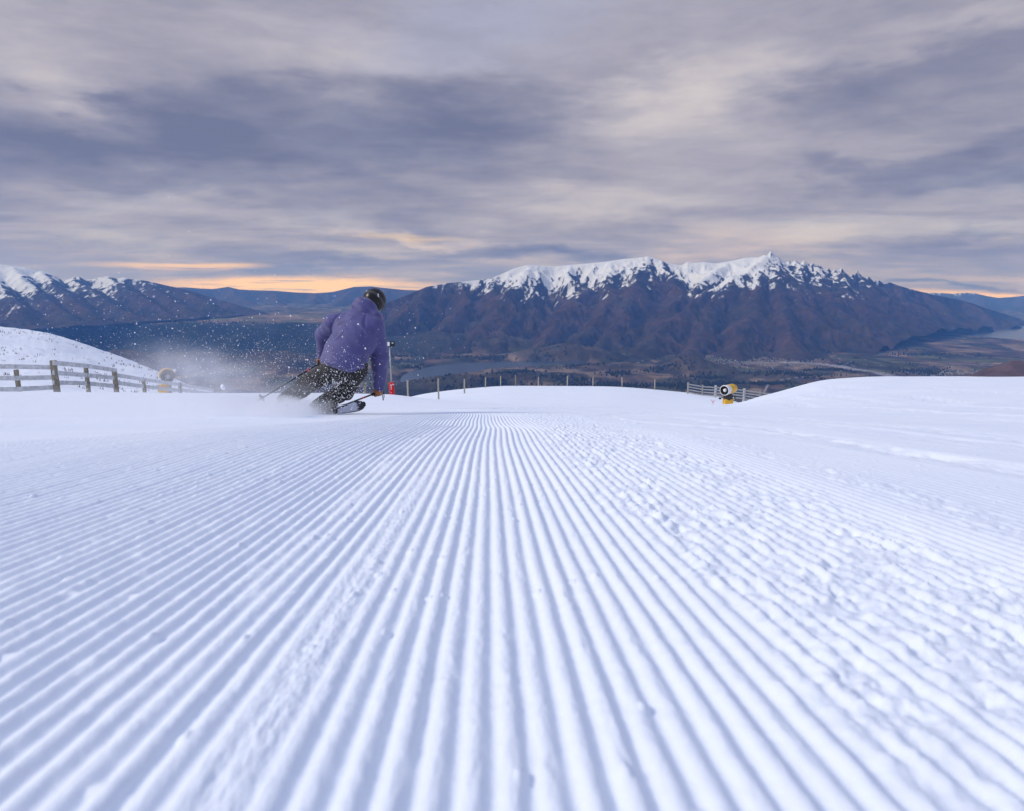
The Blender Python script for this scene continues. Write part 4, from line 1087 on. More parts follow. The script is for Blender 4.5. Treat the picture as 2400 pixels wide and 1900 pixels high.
# ================================================================== THE SKIER
def surface_net(fn, lo, hi, res):
    lo = np.array(lo, float); hi = np.array(hi, float)
    n = np.ceil((hi - lo) / res).astype(int) + 1
    ax = [lo[i] + res * np.arange(n[i]) for i in range(3)]
    G_ = np.stack(np.meshgrid(*ax, indexing='ij'), -1)
    v = fn(G_.reshape(-1, 3)).reshape(n).astype(np.float64)
    ins = v < 0
    nc = n - 1
    offs = [(i, j, k) for i in (0, 1) for j in (0, 1) for k in (0, 1)]
    sl = lambda a, o: a[o[0]:o[0] + nc[0], o[1]:o[1] + nc[1], o[2]:o[2] + nc[2]]
    cnt = sum(sl(ins, o).astype(int) for o in offs)
    act = (cnt > 0) & (cnt < 8)
    cells = np.argwhere(act)
    idx = -np.ones(nc, int); idx[act] = np.arange(len(cells))
    acc = np.zeros((len(cells), 3)); num = np.zeros(len(cells))
    for a in offs:
        for d in range(3):
            if a[d] == 1: continue
            b = list(a); b[d] = 1
            va = v[cells[:, 0] + a[0], cells[:, 1] + a[1], cells[:, 2] + a[2]]; vb = v[cells[:, 0] + b[0], cells[:, 1] + b[1], cells[:, 2] + b[2]]
            cr = (va < 0) != (vb < 0)
            t = np.where(cr, va / np.where(cr, va - vb, 1), 0)
            p = np.repeat(np.array(a, float)[None], len(cells), 0); p[:, d] = t
            acc += np.where(cr[:, None], p, 0); num += cr
    verts = lo + (cells + acc / num[:, None]) * res
    quads = []
    for d in range(3):
        e1, e2 = [(1, 2), (2, 0), (0, 1)][d]
        a = ins; s0 = [slice(None)] * 3; s1 = [slice(None)] * 3
        s0[d] = slice(0, -1); s1[d] = slice(1, None)
        i0 = ins[tuple(s0)]; i1 = ins[tuple(s1)]
        ch = np.argwhere(i0 != i1)
        ok = (ch[:, e1] > 0) & (ch[:, e2] > 0) & (ch[:, e1] < nc[e1]) & (ch[:, e2] < nc[e2]) & (ch[:, d] < nc[d])
        ch = ch[ok]
        def at(o1, o2):
            c = ch.copy(); c[:, e1] -= o1; c[:, e2] -= o2
            return idx[c[:, 0], c[:, 1], c[:, 2]]
        q = np.stack([at(1, 1), at(0, 1), at(0, 0), at(1, 0)], -1)
        fl = i0[ch[:, 0], ch[:, 1], ch[:, 2]]
        quads.append(np.where(fl[:, None], q, q[:, ::-1]))
    return verts, np.concatenate(quads)
def smin(a, b, k):
    h = np.clip(0.5 + 0.5 * (b - a) / k, 0, 1)
    return b + (a - b) * h - k * h * (1 - h)
def cone(p, a, b, ra, rb):
    a = np.array(a, float); b = np.array(b, float); ab = b - a
    t = np.clip(((p - a) @ ab) / (ab @ ab), 0, 1)
    return np.linalg.norm(p - a - t[:, None] * ab, axis=1) - (ra + (rb - ra) * t)
def chain(p, pts, rs, k=0.03):
    d = None
    for i in range(len(pts) - 1):
        q = cone(p, pts[i], pts[i + 1], rs[i], rs[i + 1]); d = q if d is None else smin(d, q, k)
    return d
def ellip(p, c, r, R=None):
    q = p - np.array(c, float)
    if R is not None: q = q @ np.array(R)            # columns of R are the local axes
    r = np.array(r, float)
    k0 = np.linalg.norm(q / r, axis=1); k1 = np.linalg.norm(q / (r * r), axis=1)
    return k0 * (k0 - 1) / np.maximum(k1, 1e-6)
def noise3(p, s, seed):
    return (perlin(p[:, 0] * s + p[:, 2] * s * 0.7, p[:, 1] * s - p[:, 2] * s * 0.6, seed) + perlin(p[:, 2] * s + 5, p[:, 0] * s * 0.8 + p[:, 1] * s, seed + 1)) * 0.5
def frame(z, x):
    z = np.array(z, float); z /= np.linalg.norm(z); x = np.array(x, float); x -= z * (x @ z); x /= np.linalg.norm(x)
    return np.stack([x, np.cross(z, x), z], -1)

D = 7.0
def K(px, py, dd=0.0): return np.array(P(px, py, D + dd))
pel = K(806, 852, 0.0); waist = K(812, 818, 0.06); chest = K(838, 765, 0.20); neck = K(857, 738, 0.29)
headc = K(876, 709, 0.38)
shL = K(782, 759, 0.24); elL = K(761, 785, 0.40); haL = K(758, 842, 0.50)
shR = K(878, 765, 0.18); elR = K(891, 838, 0.24); wrR = K(889, 906, 0.28)
hipL = K(786, 866, 0.02); knL = K(722, 900, 0.24); anL = K(668, 940, 0.04)
hipR = K(833, 868, 0.02); knR = K(806, 918, 0.26); anR = K(748, 953, 0.02)
feet = (anL + anR) / 2
ground_here = ground_z(feet[0], feet[1])
person = empty('person', Vector(feet) - Vector((0, 0, 0.12)))
tag(person, 'skier from behind in purple jacket, black trousers and black helmet, leaning into a turn', 'person')

def fabric(name, col, rough, sheen=0.2, scale=55.0):
    mt = bpy.data.materials.new(name); mt.use_nodes = True
    t = NT(mt.node_tree); b = mt.node_tree.nodes['Principled BSDF']
    co = t.new('ShaderNodeTexCoord').outputs['Object']
    n = t.noise(co, 9.0, 5, 0.6)
    k = t.mapr(n, 0.3, 0.7, 0.86, 1.12, False)
    t.put(b.inputs['Base Color'], t.mix(1.0, c4(*col), t.xyz(k, k, k), 'MULTIPLY'))
    b.inputs['Roughness'].default_value = rough
    b.inputs['Sheen Weight'].default_value = sheen
    bp = t.new('ShaderNodeBump'); bp.inputs['Strength'].default_value = 0.5; bp.inputs['Distance'].default_value = 0.006
    t.put(bp.inputs['Height'], t.noise(co, 16.0, 5, 0.6, 0.6)); t.l.new(bp.outputs[0], b.inputs['Normal'])
    return mt
M_JACKET = fabric('purple_jacket', (0.064, 0.061, 0.205), 0.62)
M_PANTS = fabric('black_trousers', (0.012, 0.012, 0.014), 0.75, 0.05)
M_TAN = fabric('tan_leather', (0.32, 0.13, 0.045), 0.6, 0.0)
M_SKIN = simple_mat('skin', (0.50, 0.30, 0.22), 0.55, 0.08, 30, 0.05)
M_HELMET = simple_mat('helmet_shell', (0.008, 0.008, 0.010), 0.34, 0.15, 12, 0.03, spec=0.35)
M_HELMETB = simple_mat('helmet_matte', (0.055, 0.052, 0.050), 0.6, 0.2, 14, 0.1)
M_BOOT = simple_mat('boot_shell', (0.10, 0.11, 0.13), 0.4, 0.2, 14, 0.05)
M_BOOTRED = simple_mat('boot_cuff', (0.62, 0.10, 0.08), 0.45, 0.15, 14, 0.05)
M_POLE = simple_mat('pole_shaft', (0.016, 0.016, 0.018), 0.4, 0.2, 14, 0.0)

# --- body (continuous, under the clothes) with a face
hup = frame(headc - neck, shR - shL)           # columns: right, forward?, up
hz = hup[:, 2]; hx = hup[:, 0]; hy = np.cross(hz, hx)      # hy: face direction (away from us)
if hy[1] < 0: hy = -hy
Rh = np.stack([hx, hy, hz], -1)
def body_sdf(p):
    d = chain(p, [pel, waist, chest, neck], [0.125, 0.12, 0.125, 0.055], 0.06)
    d = smin(d, chain(p, [shL, elL, haL], [0.05, 0.042, 0.03]), 0.05)
    d = smin(d, chain(p, [shR, elR, wrR], [0.05, 0.042, 0.03]), 0.05)
    d = smin(d, chain(p, [shL, shR], [0.055, 0.055]), 0.06)
    d = smin(d, chain(p, [hipL, knL, anL], [0.08, 0.058, 0.040]), 0.05)
    d = smin(d, chain(p, [hipR, knR, anR], [0.08, 0.058, 0.040]), 0.05)
    d = smin(d, chain(p, [neck, headc - 0.03 * hz], [0.055, 0.055]), 0.03)
    d = smin(d, ellip(p, headc, (0.075, 0.095, 0.115), Rh), 0.02)
    d = smin(d, ellip(p, headc + hy * 0.045 - hz * 0.06, (0.055, 0.055, 0.060), Rh), 0.03)          # jaw
    d = smin(d, cone(p, headc + hy * 0.09 + hz * 0.015, headc + hy * 0.115 - hz * 0.022, 0.010, 0.016), 0.012)   # nose
    d = smin(d, cone(p, headc + hy * 0.085 - hz * 0.055 - hx * 0.02, headc + hy * 0.085 - hz * 0.055 + hx * 0.02, 0.010, 0.010), 0.008)  # mouth
    for s_ in (-1, 1):
        d = smin(d, ellip(p, headc + hx * s_ * 0.078, (0.012, 0.02, 0.032), Rh), 0.008)      # ears
        d = np.maximum(d, -ellip(p, headc + hx * s_ * 0.032 + hy * 0.105 + hz * 0.012, (0.017, 0.016, 0.011), Rh))   # eye sockets
    return d
allp = np.array([pel, waist, chest, neck, headc, shL, elL, haL, shR, elR, wrR, hipL, knL, anL, hipR, knR, anR])
v, q = surface_net(body_sdf, allp.min(0) - 0.25, allp.max(0) + 0.25, 0.011)
raw_mesh('body', v, q, M_SKIN, parent=person)

# --- jacket
tz = neck - pel; Lt = np.linalg.norm(tz); tz = tz / Lt
Rt = frame(tz, shR - shL); tx = Rt[:, 0]; ty = np.cross(tz, tx)
if ty[1] > 0: ty = -ty                         # ty: out of the back, towards us
T_ = np.array([-0.40, -0.22, 0.0, 0.22, 0.45, 0.70, 0.88, 1.02])
A_ = np.array([0.205, 0.240, 0.258, 0.262, 0.262, 0.245, 0.19, 0.10])     # half width
B_ = np.array([0.150, 0.175, 0.180, 0.175, 0.178, 0.165, 0.13, 0.09])     # half depth
C_ = np.array([0.010, 0.000, -0.008, -0.016, 0.0, 0.01, 0.012, 0.01])      # sideways bow
def jacket_sdf(p):
    r = p - pel
    t = (r @ tz) / Lt; x = r @ tx; y = r @ ty
    a = np.interp(t, T_, A_); b_ = np.interp(t, T_, B_); c = np.interp(t, T_, C_)
    k0 = np.sqrt(((x - c) / a) ** 2 + ((y - 0.01) / b_) ** 2)
    body = (k0 - 1) * np.minimum(a, b_) * 0.9
    hem = np.interp(x, [-0.26, -0.18, -0.08, 0.04, 0.13, 0.19, 0.25], [-0.08, -0.14, -0.19, -0.205, -0.19, -0.13, -0.03])      # hem hangs lowest right of the middle
    body = np.maximum(body, (np.clip(hem, -0.45, 0) - t) * Lt)
    body = np.maximum(body, (t - 1.04) * Lt)
    sh = chain(p, [shL, chest + 0.04 * tz, shR], [0.098, 0.12, 0.098], 0.06)
    d = smin(body, sh, 0.07)
    d = smin(d, chain(p, [shL, neck, shR], [0.075, 0.105, 0.075], 0.05), 0.06)
    # sleeves
    aR = chain(p, [shR, elR, wrR], [0.105, 0.098, 0.072], 0.04)
    aL = chain(p, [shL, elL, haL], [0.105, 0.100, 0.072], 0.04)
    fold = 0.0045 * np.sin(((p - shR) @ (wrR - shR)) / np.linalg.norm(wrR - shR) * 62 + 3 * noise3(p, 7, 3)) * np.exp(-(np.linalg.norm(p - elR, axis=1) / 0.14) ** 2)
    aR = aR + fold
    foldL = 0.003 * np.sin(((p - shL) @ (elL - shL)) / np.linalg.norm(elL - shL) * 60 + 3 * noise3(p, 7, 4))
    aL = aL + foldL
    d = smin(d, aR, 0.022); d = smin(d, aL, 0.045)
    # seams along the armholes press in
    for sgn, s0, e0 in ((1, shR, elR), (-1, shL, elL)):
        c0 = s0 + (e0 - s0) * 0.10 - tx * sgn * 0.075
        dist = np.abs((p - c0) @ (tx * sgn * 0.85 + tz * 0.25 * 1.0))
        d = d + 0.013 * np.exp(-(dist / 0.011) ** 2) * np.exp(-(np.linalg.norm(p - s0 - (e0 - s0) * 0.15, axis=1) / 0.20) ** 2)
    # drag folds across the back, gathered towards the armpits
    ph = (x * 0.75 - (t * Lt) * 0.9) * 34 + 5.0 * noise3(p, 4.5, 11)
    d = d - 0.011 * np.clip(np.sin(ph), -0.2, 1) ** 2 * np.exp(-((x + 0.15) / 0.10) ** 2) * sstep(0.0, 0.4, t) * (1 - sstep(0.7, 0.95, t))
    ph2 = (x * 0.9 + (t * Lt) * 0.8) * 30 + 5.0 * noise3(p, 4.5, 13)
    d = d - 0.012 * np.clip(np.sin(ph2), -0.2, 1) ** 2 * np.exp(-((x - 0.16) / 0.10) ** 2) * sstep(0.0, 0.4, t) * (1 - sstep(0.7, 0.95, t))
    d = d + 0.009 * noise3(p, 5.0, 21) + 0.004 * noise3(p, 13.0, 23)
    # yoke seam and hem channel
    d = d + 0.005 * np.exp(-((t - 0.80 - 0.06 * (x / 0.2) ** 2) * Lt / 0.007) ** 2)
    return d
lo = allp.min(0) - 0.3; hi = allp.max(0) + 0.3
jp = np.array([pel, waist, chest, neck, shL, elL, haL, shR, elR, wrR])
v, q = surface_net(jacket_sdf, jp.min(0) - 0.24, jp.max(0) + 0.24, 0.0085)
jacket = raw_mesh('jacket', v, q, M_JACKET, parent=person)
tag(jacket, 'purple shell jacket dusted with snow')
# hood bunched behind the helmet
hc = K(857, 721, 0.25)
Rhood = frame(K(875, 700, 0.30) - K(846, 742, 0.22), K(890, 740, 0.27) - K(835, 712, 0.24))
def hood_sdf(p):
    d = ellip(p, hc, (0.152, 0.112, 0.110), Rhood)
    d = smin(d, chain(p, [K(836, 722, 0.24), K(852, 737, 0.20), K(878, 745, 0.20), K(893, 742, 0.30)], [0.055, 0.070, 0.065, 0.045], 0.05), 0.05)
    u = (p - hc) @ Rhood[:, 0]; w2 = (p - hc) @ Rhood[:, 2]
    d = d - 0.006 * np.sin(w2 * 46 + 4 * noise3(p, 6, 31) + u * 9) * 0.8 + 0.006 * noise3(p, 9, 33)
    d = np.maximum(d, -(ellip(p, headc + hy * 0.015, (0.134, 0.156, 0.147), Rh)))
    return d
v, q = surface_net(hood_sdf, hc - 0.32, hc + 0.32, 0.0085)
raw_mesh('hood', v, q, M_JACKET, parent=jacket)

# --- trousers
def trousers_sdf(p):
    d = smin(ellip(p, pel - tz * 0.03, (0.185, 0.135, 0.15), Rt), chain(p, [hipL, hipR], [0.125, 0.125]), 0.05)
    L1 = chain(p, [hipL, knL, anL], [0.128, 0.104, 0.088], 0.03)
    R1 = chain(p, [hipR, knR, anR], [0.132, 0.106, 0.088], 0.03)
    for kk, (a, b_) in enumerate(((knL, anL), (knR, anR))):
        s_ = ((p - a) @ (b_ - a)) / np.linalg.norm(b_ - a)
        f_ = 0.006 * np.sin(s_ * 48 + 4 * noise3(p, 6, 41 + kk)) * np.exp(-(np.linalg.norm(p - a, axis=1) / 0.2) ** 2)
        if kk == 0: L1 = L1 + f_
        else: R1 = R1 + f_
    d = smin(d, L1, 0.03); d = smin(d, R1, 0.03)
    return d + 0.010 * noise3(p, 6, 51) + 0.004 * noise3(p, 15, 53)
tp = np.array([pel, hipL, hipR, knL, knR, anL, anR])
v, q = surface_net(trousers_sdf, tp.min(0) - 0.26, tp.max(0) + 0.26, 0.0095)
raw_mesh('trousers', v, q, M_PANTS, parent=person)
tg = K(859, 857, -0.10)
MB().box(tg, (0.014, 0.012, 0.022)).build('pull_tab', M_BLACK, jacket, bevel=0.004)

# --- helmet, goggles
def helmet_sdf(p):
    d = ellip(p, headc + hz * 0.018 - hy * 0.006, (0.128, 0.148, 0.142), Rh)
    q_ = (p - headc) @ Rh
    d = np.maximum(d, -(q_[:, 2] + 0.085 + 0.25 * np.clip(q_[:, 1], 0, 1)))
    inner = ellip(p, headc + hz * 0.010, (0.094, 0.114, 0.115), Rh)
    d = np.maximum(d, -inner)
    d = np.maximum(d, -(ellip(p, headc + hy * 0.16 - hz * 0.03, (0.085, 0.09, 0.075), Rh)))
    d = d + 0.006 * np.exp(-((np.abs(q_[:, 0]) - 0.052) / 0.006) ** 2) * (q_[:, 2] > 0.03)
    d = d + 0.004 * np.exp(-((q_[:, 2] - 0.030) / 0.005) ** 2)
    return d
v, q = surface_net(helmet_sdf, headc - 0.18, headc + 0.18, 0.006)
helmet = raw_mesh('helmet', v, q, M_HELMET, parent=person)
tag(helmet, 'glossy black ski helmet with a small white mark')
def strap_sdf(p):
    q_ = (p - headc) @ Rh
    e = ellip(p, headc + hz * 0.018 - hy * 0.006, (0.1305, 0.1505, 0.144), Rh)
    return np.maximum(np.maximum(e, -(e + 0.008)), np.abs(q_[:, 2] - 0.012 + 0.15 * (q_[:, 1] + 0.05)) - 0.020)
v, q = surface_net(strap_sdf, headc - 0.18, headc + 0.18, 0.005)
raw_mesh('goggle_strap', v, q, M_HELMETB, parent=helmet)
def goggle_sdf(p):
    q_ = (p - headc - hy * 0.10 - hz * 0.012) @ Rh
    return np.maximum(np.abs(q_[:, 2]) - 0.045, np.linalg.norm(np.stack([q_[:, 0] * 0.9, q_[:, 1] + 0.05], -1), axis=1) - 0.080)
v, q = surface_net(goggle_sdf, headc + hy * 0.1 - 0.14, headc + hy * 0.1 + 0.14, 0.007)
raw_mesh('goggles', v, q, M_BLACK, parent=person)
# white mark on the back of the helmet: three short strokes
mc = K(886, 693, 0.0)
view = (mc - np.array([0, 0, ZC])); view /= np.linalg.norm(view)
def on_helmet(px, py):
    o_ = np.array([0, 0, ZC]); d_ = K(px, py, 0) - o_; d_ /= np.linalg.norm(d_)
    for t in np.arange(6.6, 8.0, 0.002):
        if ellip((o_ + d_ * t)[None], headc + hz * 0.018 - hy * 0.006, (0.129, 0.149, 0.143), Rh)[0] < 0: return o_ + d_ * (t - 0.002)
    return o_ + d_ * 7.2
mk = MB()
for (a, b_) in (((884.5, 689), (887.5, 692.5)), ((885, 693), (888, 697)), ((887.5, 690), (886, 695.5))):
    mk.tube(on_helmet(*a), on_helmet(*b_), 0.005, 0.005, 6)
mk.build('emblem', M_WHITE, helmet)

# --- gloves: a palm and five separate fingers closed round the grip
def glove(name, wrist, grip_c, grip_ax, toward, mat, side):
    ax = np.array(grip_ax, float); ax /= np.linalg.norm(ax)
    tw = np.array(toward, float); tw -= ax * (tw @ ax); tw /= np.linalg.norm(tw)     # from grip towards the palm
    ot = np.cross(ax, tw)
    g = np.array(grip_c, float)
    parts = []
    def sdf(p):
        q_ = np.stack([(p - g) @ tw, (p - g) @ ot, (p - g) @ ax], -1)
        palm = np.linalg.norm(np.maximum(np.abs(q_ - np.array([0.036, 0.0, 0.0])) - np.array([0.010, 0.026, 0.038]), 0), axis=1) - 0.012
        d = smin(palm, cone(p, wrist, g + tw * 0.038, 0.046, 0.030), 0.02)
        d = smin(d, cone(p, np.array(wrist) + (np.array(wrist) - g) * 0.35, np.array(wrist), 0.060, 0.052), 0.01)
        for k, (off, ln) in enumerate(((0.036, 0.92), (0.012, 1.0), (-0.013, 0.95), (-0.037, 0.80))):
            c = g + ax * off
            a0 = c + tw * 0.034 + ot * 0.030 * side
            a1 = c + tw * 0.004 + ot * 0.040 * side * ln
            a2 = c - tw * 0.028 * ln + ot * 0.020 * side
            a3 = c - tw * 0.026 * ln - ot * 0.012 * side
            d = smin(d, chain(p, [a0, a1, a2, a3], [0.0125, 0.0118, 0.011, 0.0095], 0.004), 0.003)
        b0 = g + tw * 0.034 + ax * 0.040 - ot * 0.020 * side; b1 = g + tw * 0.006 + ax * 0.058 - ot * 0.034 * side; b2 = g - tw * 0.024 + ax * 0.044 - ot * 0.020 * side
        d = smin(d, chain(p, [b0, b1, b2], [0.015, 0.013, 0.011], 0.004), 0.004)
        return d + 0.0015 * noise3(p, 40, 61)
    lo_ = np.minimum(g, wrist) - 0.12; hi_ = np.maximum(g, wrist) + 0.12
    v_, q2 = surface_net(sdf, lo_, hi_, 0.0045)
    o = raw_mesh('glove', v_, q2, mat, parent=person)
    tag(o, name)
    return o
# right pole: grip at the right hand, tip trailing behind to the left
gR = K(884, 921, 0.30); tipR = K(772, 963, -0.15)
gL = K(756, 848, 0.46); tipL = K(601, 942, 0.05)
aR = (gR - tipR); aR /= np.linalg.norm(aR); aL = (gL - tipL); aL /= np.linalg.norm(aL)
glove('tan leather glove closed round the pole grip', wrR - np.array([0, 0, 0.01]), gR, aR, wrR + np.array([0.05, 0, 0]) - gR, M_TAN, 1)
glove('tan leather glove mostly hidden by the jacket', haL, gL, aL, haL - gL, M_TAN, -1)
def pole(label, grip, tip, ax):
    L = np.linalg.norm(grip - tip)
    root = empty('ski_pole', Vector(tip)); tag(root, label, 'ski pole', 'ski poles held by the skier')
    at = lambda s_: Vector(tip + ax * s_)
    MB().path([at(0.0), at(0.04), at(0.05), at(L * 0.6), at(L - 0.06)], [0.002, 0.006, 0.0065, 0.009, 0.0095], 10).build('shaft', M_POLE, root, True)
    gr = MB().lathe([(-0.08, 0.012), (-0.07, 0.019), (-0.03, 0.017), (0.0, 0.019), (0.03, 0.0165), (0.06, 0.021), (0.075, 0.024), (0.085, 0.012)], grip, ax, 14).build('grip', M_BLACK, root, True)
    for (s_, l_) in ((L - 0.22, 0.045),):
        MB().tube(at(s_), at(s_ + l_), 0.0105, 0.0108, 12).build('red_band', M_RED, root, True)
    MB().lathe([(0.055, 0.008), (0.062, 0.046), (0.072, 0.050), (0.080, 0.020), (0.105, 0.009)], tip, ax, 16).build('basket', M_DARK, root, True)
    c = Vector(grip + ax * 0.07); side = Vector(ax).orthogonal().normalized()
    MB().path([c, c + side * 0.04 + Vector((0, 0, -0.02)), c + side * 0.05 + Vector((0, 0, -0.09)), c + side * 0.02 + Vector((0, 0, -0.12)), c + Vector((0, 0, -0.03))], 0.005, 6).build('strap', M_BLACK, gr, True)
pole('black ski pole in the skier\'s lowered right hand, trailing beside the ski', gR, tipR, aR)
pole('black ski pole angled down to the left behind the skier', gL, tipL, aL)

# --- boots and skis
def boot_and_ski(which, an, kn, lab):
    shank = kn - an; shank /= np.linalg.norm(shank)
    hd = math.radians(24 if which == 'right' else 33)
    t0 = np.array([math.sin(hd), math.cos(hd), -math.tan(math.radians(9.5)) * math.cos(hd) + (0.06 if which == 'right' else 0.0)]); t0 /= np.linalg.norm(t0)
    upn = np.array([0.30, -0.86, 0.42]) if which == 'right' else np.array([0.06, 0.13, 0.985]); upn -= t0 * (upn @ t0); upn /= np.linalg.norm(upn)      # edged ski: top faces up, right and back
    sd = np.cross(t0, upn)
    R = np.stack([t0, sd, upn], -1)
    sole = an - upn * 0.115
    def sdf(p):
        q_ = (p - sole) @ R
        d = np.linalg.norm(np.maximum(np.abs(q_ - np.array([0.045, 0, 0.045])) - np.array([0.125, 0.034, 0.030]), 0), axis=1) - 0.020
        d = smin(d, cone(p, sole + upn * 0.07 - t0 * 0.01, an + shank * 0.13, 0.070, 0.082), 0.025)
        d = smin(d, cone(p, sole + upn * 0.05 + t0 * 0.13, sole + upn * 0.10 + t0 * 0.02, 0.040, 0.055), 0.03)
        d = d + 0.004 * np.exp(-((q_[:, 2] - 0.125) / 0.006) ** 2)
        return d
    v_, q2 = surface_net(sdf, sole - 0.30, sole + 0.42, 0.008)
    bt = raw_mesh('boot', v_, q2, M_BOOT, parent=person)
    def cuff(p):
        c = cone(p, an + shank * 0.02, an + shank * 0.115, 0.082, 0.088)
        return np.maximum(c, np.maximum(((p - an) @ shank) - 0.115, -(((p - an) @ shank) - 0.02)))
    v_, q2 = surface_net(cuff, an - 0.25, an + 0.30, 0.008)
    raw_mesh('cuff', v_, q2, M_BOOTRED, parent=bt)
    for s_ in (0.05, 0.09, 0.135):
        c = sole + upn * s_ + t0 * (0.10 - 0.4 * (s_ - 0.05)) + sd * 0.06
        MB().box(Vector(c), (0.012, 0.022, 0.006), Matrix(R.tolist())).build('buckle', M_GREY, bt)
    # ski with sidecut, camber and turned-up tip
    c0 = sole - upn * 0.045 - np.array([0, 0, 0.0 if which == 'right' else 0.03])
    root = empty('ski', Vector(c0)); tag(root, lab, 'ski', 'pair of skis')
    n = 36; vs = []; fs = []
    for i in range(n + 1):
        s_ = -0.78 + 1.70 * i / n
        f_ = (s_ + 0.78) / 1.70
        hw = (0.041 if which == 'right' else 0.036) + 0.022 * (abs(f_ - 0.45) / 0.5) ** 2
        if f_ > 0.92: hw *= math.sqrt(max(1 - ((f_ - 0.92) / 0.085) ** 2, 0.0)) if f_ < 1.0 else 0.25
        if f_ < 0.02: hw *= 0.8
        up_ = 0.0
        if f_ > 0.82: up_ = 0.075 * ((f_ - 0.82) / 0.18) ** 2
        if f_ < 0.06: up_ = 0.02 * ((0.06 - f_) / 0.06) ** 2
        th = 0.011 if 0.06 < f_ < 0.9 else 0.006
        bend = -0.020 * (1 - ((s_) / 0.85) ** 2)
        for (a, b_) in ((-hw, 0), (hw, 0), (hw * 0.93, th), (-hw * 0.93, th)):
            vs.append(Vector(c0 + t0 * s_ + sd * a + upn * (up_ + b_ + bend * 0.4)))
    for i in range(n):
        for k in range(4): fs.append((i * 4 + k, i * 4 + (k + 1) % 4, i * 4 + 4 + (k + 1) % 4, i * 4 + 4 + k))
    fs += [(3, 2, 1, 0), tuple(n * 4 + k for k in range(4))]
    mt = bpy.data.materials.new('ski_topsheet'); mt.use_nodes = True
    t = NT(mt.node_tree); b = mt.node_tree.nodes['Principled BSDF']
    co = t.new('ShaderNodeTexCoord').outputs['Object']
    s_ = t.vm('DOT_PRODUCT', co, tuple(t0))
    nn = t.noise(co, 26.0, 4, 0.6)
    m1 = t.mapr(t.m('ADD', s_, t.m('MULTIPLY', t.m('SUBTRACT', nn, 0.5), 0.22)), 0.80, 0.82)
    m2 = t.mapr(t.noise(co, 60.0, 3, 0.6), 0.58, 0.62)
    edge = t.mapr(t.m('ABSOLUTE', t.vm('DOT_PRODUCT', co, tuple(sd))), 0.046, 0.050)
    dk = t.m('MAXIMUM', t.m('MAXIMUM', m1, t.m('MULTIPLY', m2, 0.25)), t.m('MULTIPLY', edge, 0.9))
    t.put(b.inputs['Base Color'], t.mix(dk, c4(0.66, 0.70, 0.80), c4(0.012, 0.016, 0.03))); b.inputs['Roughness'].default_value = 0.35
    MB().add(vs, fs).build('board', mt, root, True)
    Rm = Matrix(R.tolist())
    MB().box(Vector(c0 + upn * 0.022 + t0 * 0.20), (0.05, 0.030, 0.016), Rm).build('toe_binding', M_BLACK, root, bevel=0.006)
    MB().box(Vector(c0 + upn * 0.030 - t0 * 0.13), (0.055, 0.032, 0.024), Rm).build('heel_binding', M_BLACK, root, bevel=0.006)
boot_and_ski('right', anR, knR, 'white-topped ski with dark tip under the skier\'s right boot')
boot_and_ski('left', anL, knL, 'ski half hidden in flying snow under the skier\'s left boot')

# ================================================================== FLYING SNOW
M_FLAKE = bpy.data.materials.new('snow_flake'); M_FLAKE.use_nodes = True
_b = M_FLAKE.node_tree.nodes['Principled BSDF']; _b.inputs['Base Color'].default_value = c4(0.92, 0.93, 0.96); _b.inputs['Roughness'].default_value = 0.8
_t = NT(M_FLAKE.node_tree); _n = _t.noise(_t.new('ShaderNodeTexCoord').outputs['Object'], 30.0, 2); _t.put(_b.inputs['Base Color'], _t.mix(_n, c4(0.88, 0.90, 0.95), c4(0.96, 0.96, 0.98)))
rg = np.random.default_rng(12)
def cloud_pts(n, cx, cy, sx, sy, d0, d1, smed, sig=0.62):
    px = rg.normal(cx, sx, n); py = rg.normal(cy, sy, n); dp = rg.uniform(d0, d1, n)
    a = (px - 1200) / FPX; v_ = (py - 950) / FPX
    pos = np.stack([a * dp, dp * (CT - v_ * ST), ZC + dp * (-ST - v_ * CT)], -1)
    r = np.minimum(0.74 * smed * np.exp(rg.normal(0, sig, n)), 0.0085)
    return pos, r
SETS = [(1300, 705, 958, 42, 11, 6.0, 6.9, 0.0022), (500, 620, 950, 50, 12, 6.0, 7.2, 0.0020), (1000, 790, 908, 42, 26, 6.0, 6.75, 0.0030), (900, 700, 930, 60, 24, 6.0, 7.4, 0.0026), (330, 795, 865, 48, 22, 5.9, 6.6, 0.0024), (120, 850, 780, 60, 60, 5.8, 6.6, 0.0026),
        (2600, 620, 860, 90, 45, 6.0, 8.0, 0.0022), (2200, 430, 830, 150, 50, 5.8, 8.5, 0.0022), (900, 250, 790, 170, 60, 5.5, 8.5, 0.0024), (260, 300, 760, 300, 90, 4.5, 8.0, 0.0028),
        (130, 960, 820, 60, 60, 6.0, 7.5, 0.0028), (30, 250, 560, 250, 80, 4.0, 8.0, 0.0026), (160, 300, 1000, 250, 30, 4.0, 6.0, 0.0022), (70, 600, 780, 200, 100, 4.5, 6.5, 0.006), (45, 230, 800, 170, 60, 4.0, 6.0, 0.007)]
po = []; ra = []
for s_ in SETS:
    a, r = cloud_pts(*s_); po.append(a); ra.append(r)
po = np.concatenate(po); ra = np.concatenate(ra)
gz = ZC - np.array([0.0])      # keep the flakes above the snow
keep = np.array([z > ground_z(x, y) + 0.01 for x, y, z in po])
po = po[keep]; ra = ra[keep]
oct_ = np.array([[1, 0, 0], [-1, 0, 0], [0, 1, 0], [0, -1, 0], [0, 0, 1], [0, 0, -1]], float)
of = np.array([[0, 2, 4], [2, 1, 4], [1, 3, 4], [3, 0, 4], [2, 0, 5], [1, 2, 5], [3, 1, 5], [0, 3, 5]])
jit = rg.uniform(0.6, 1.25, (len(po), 6, 1))
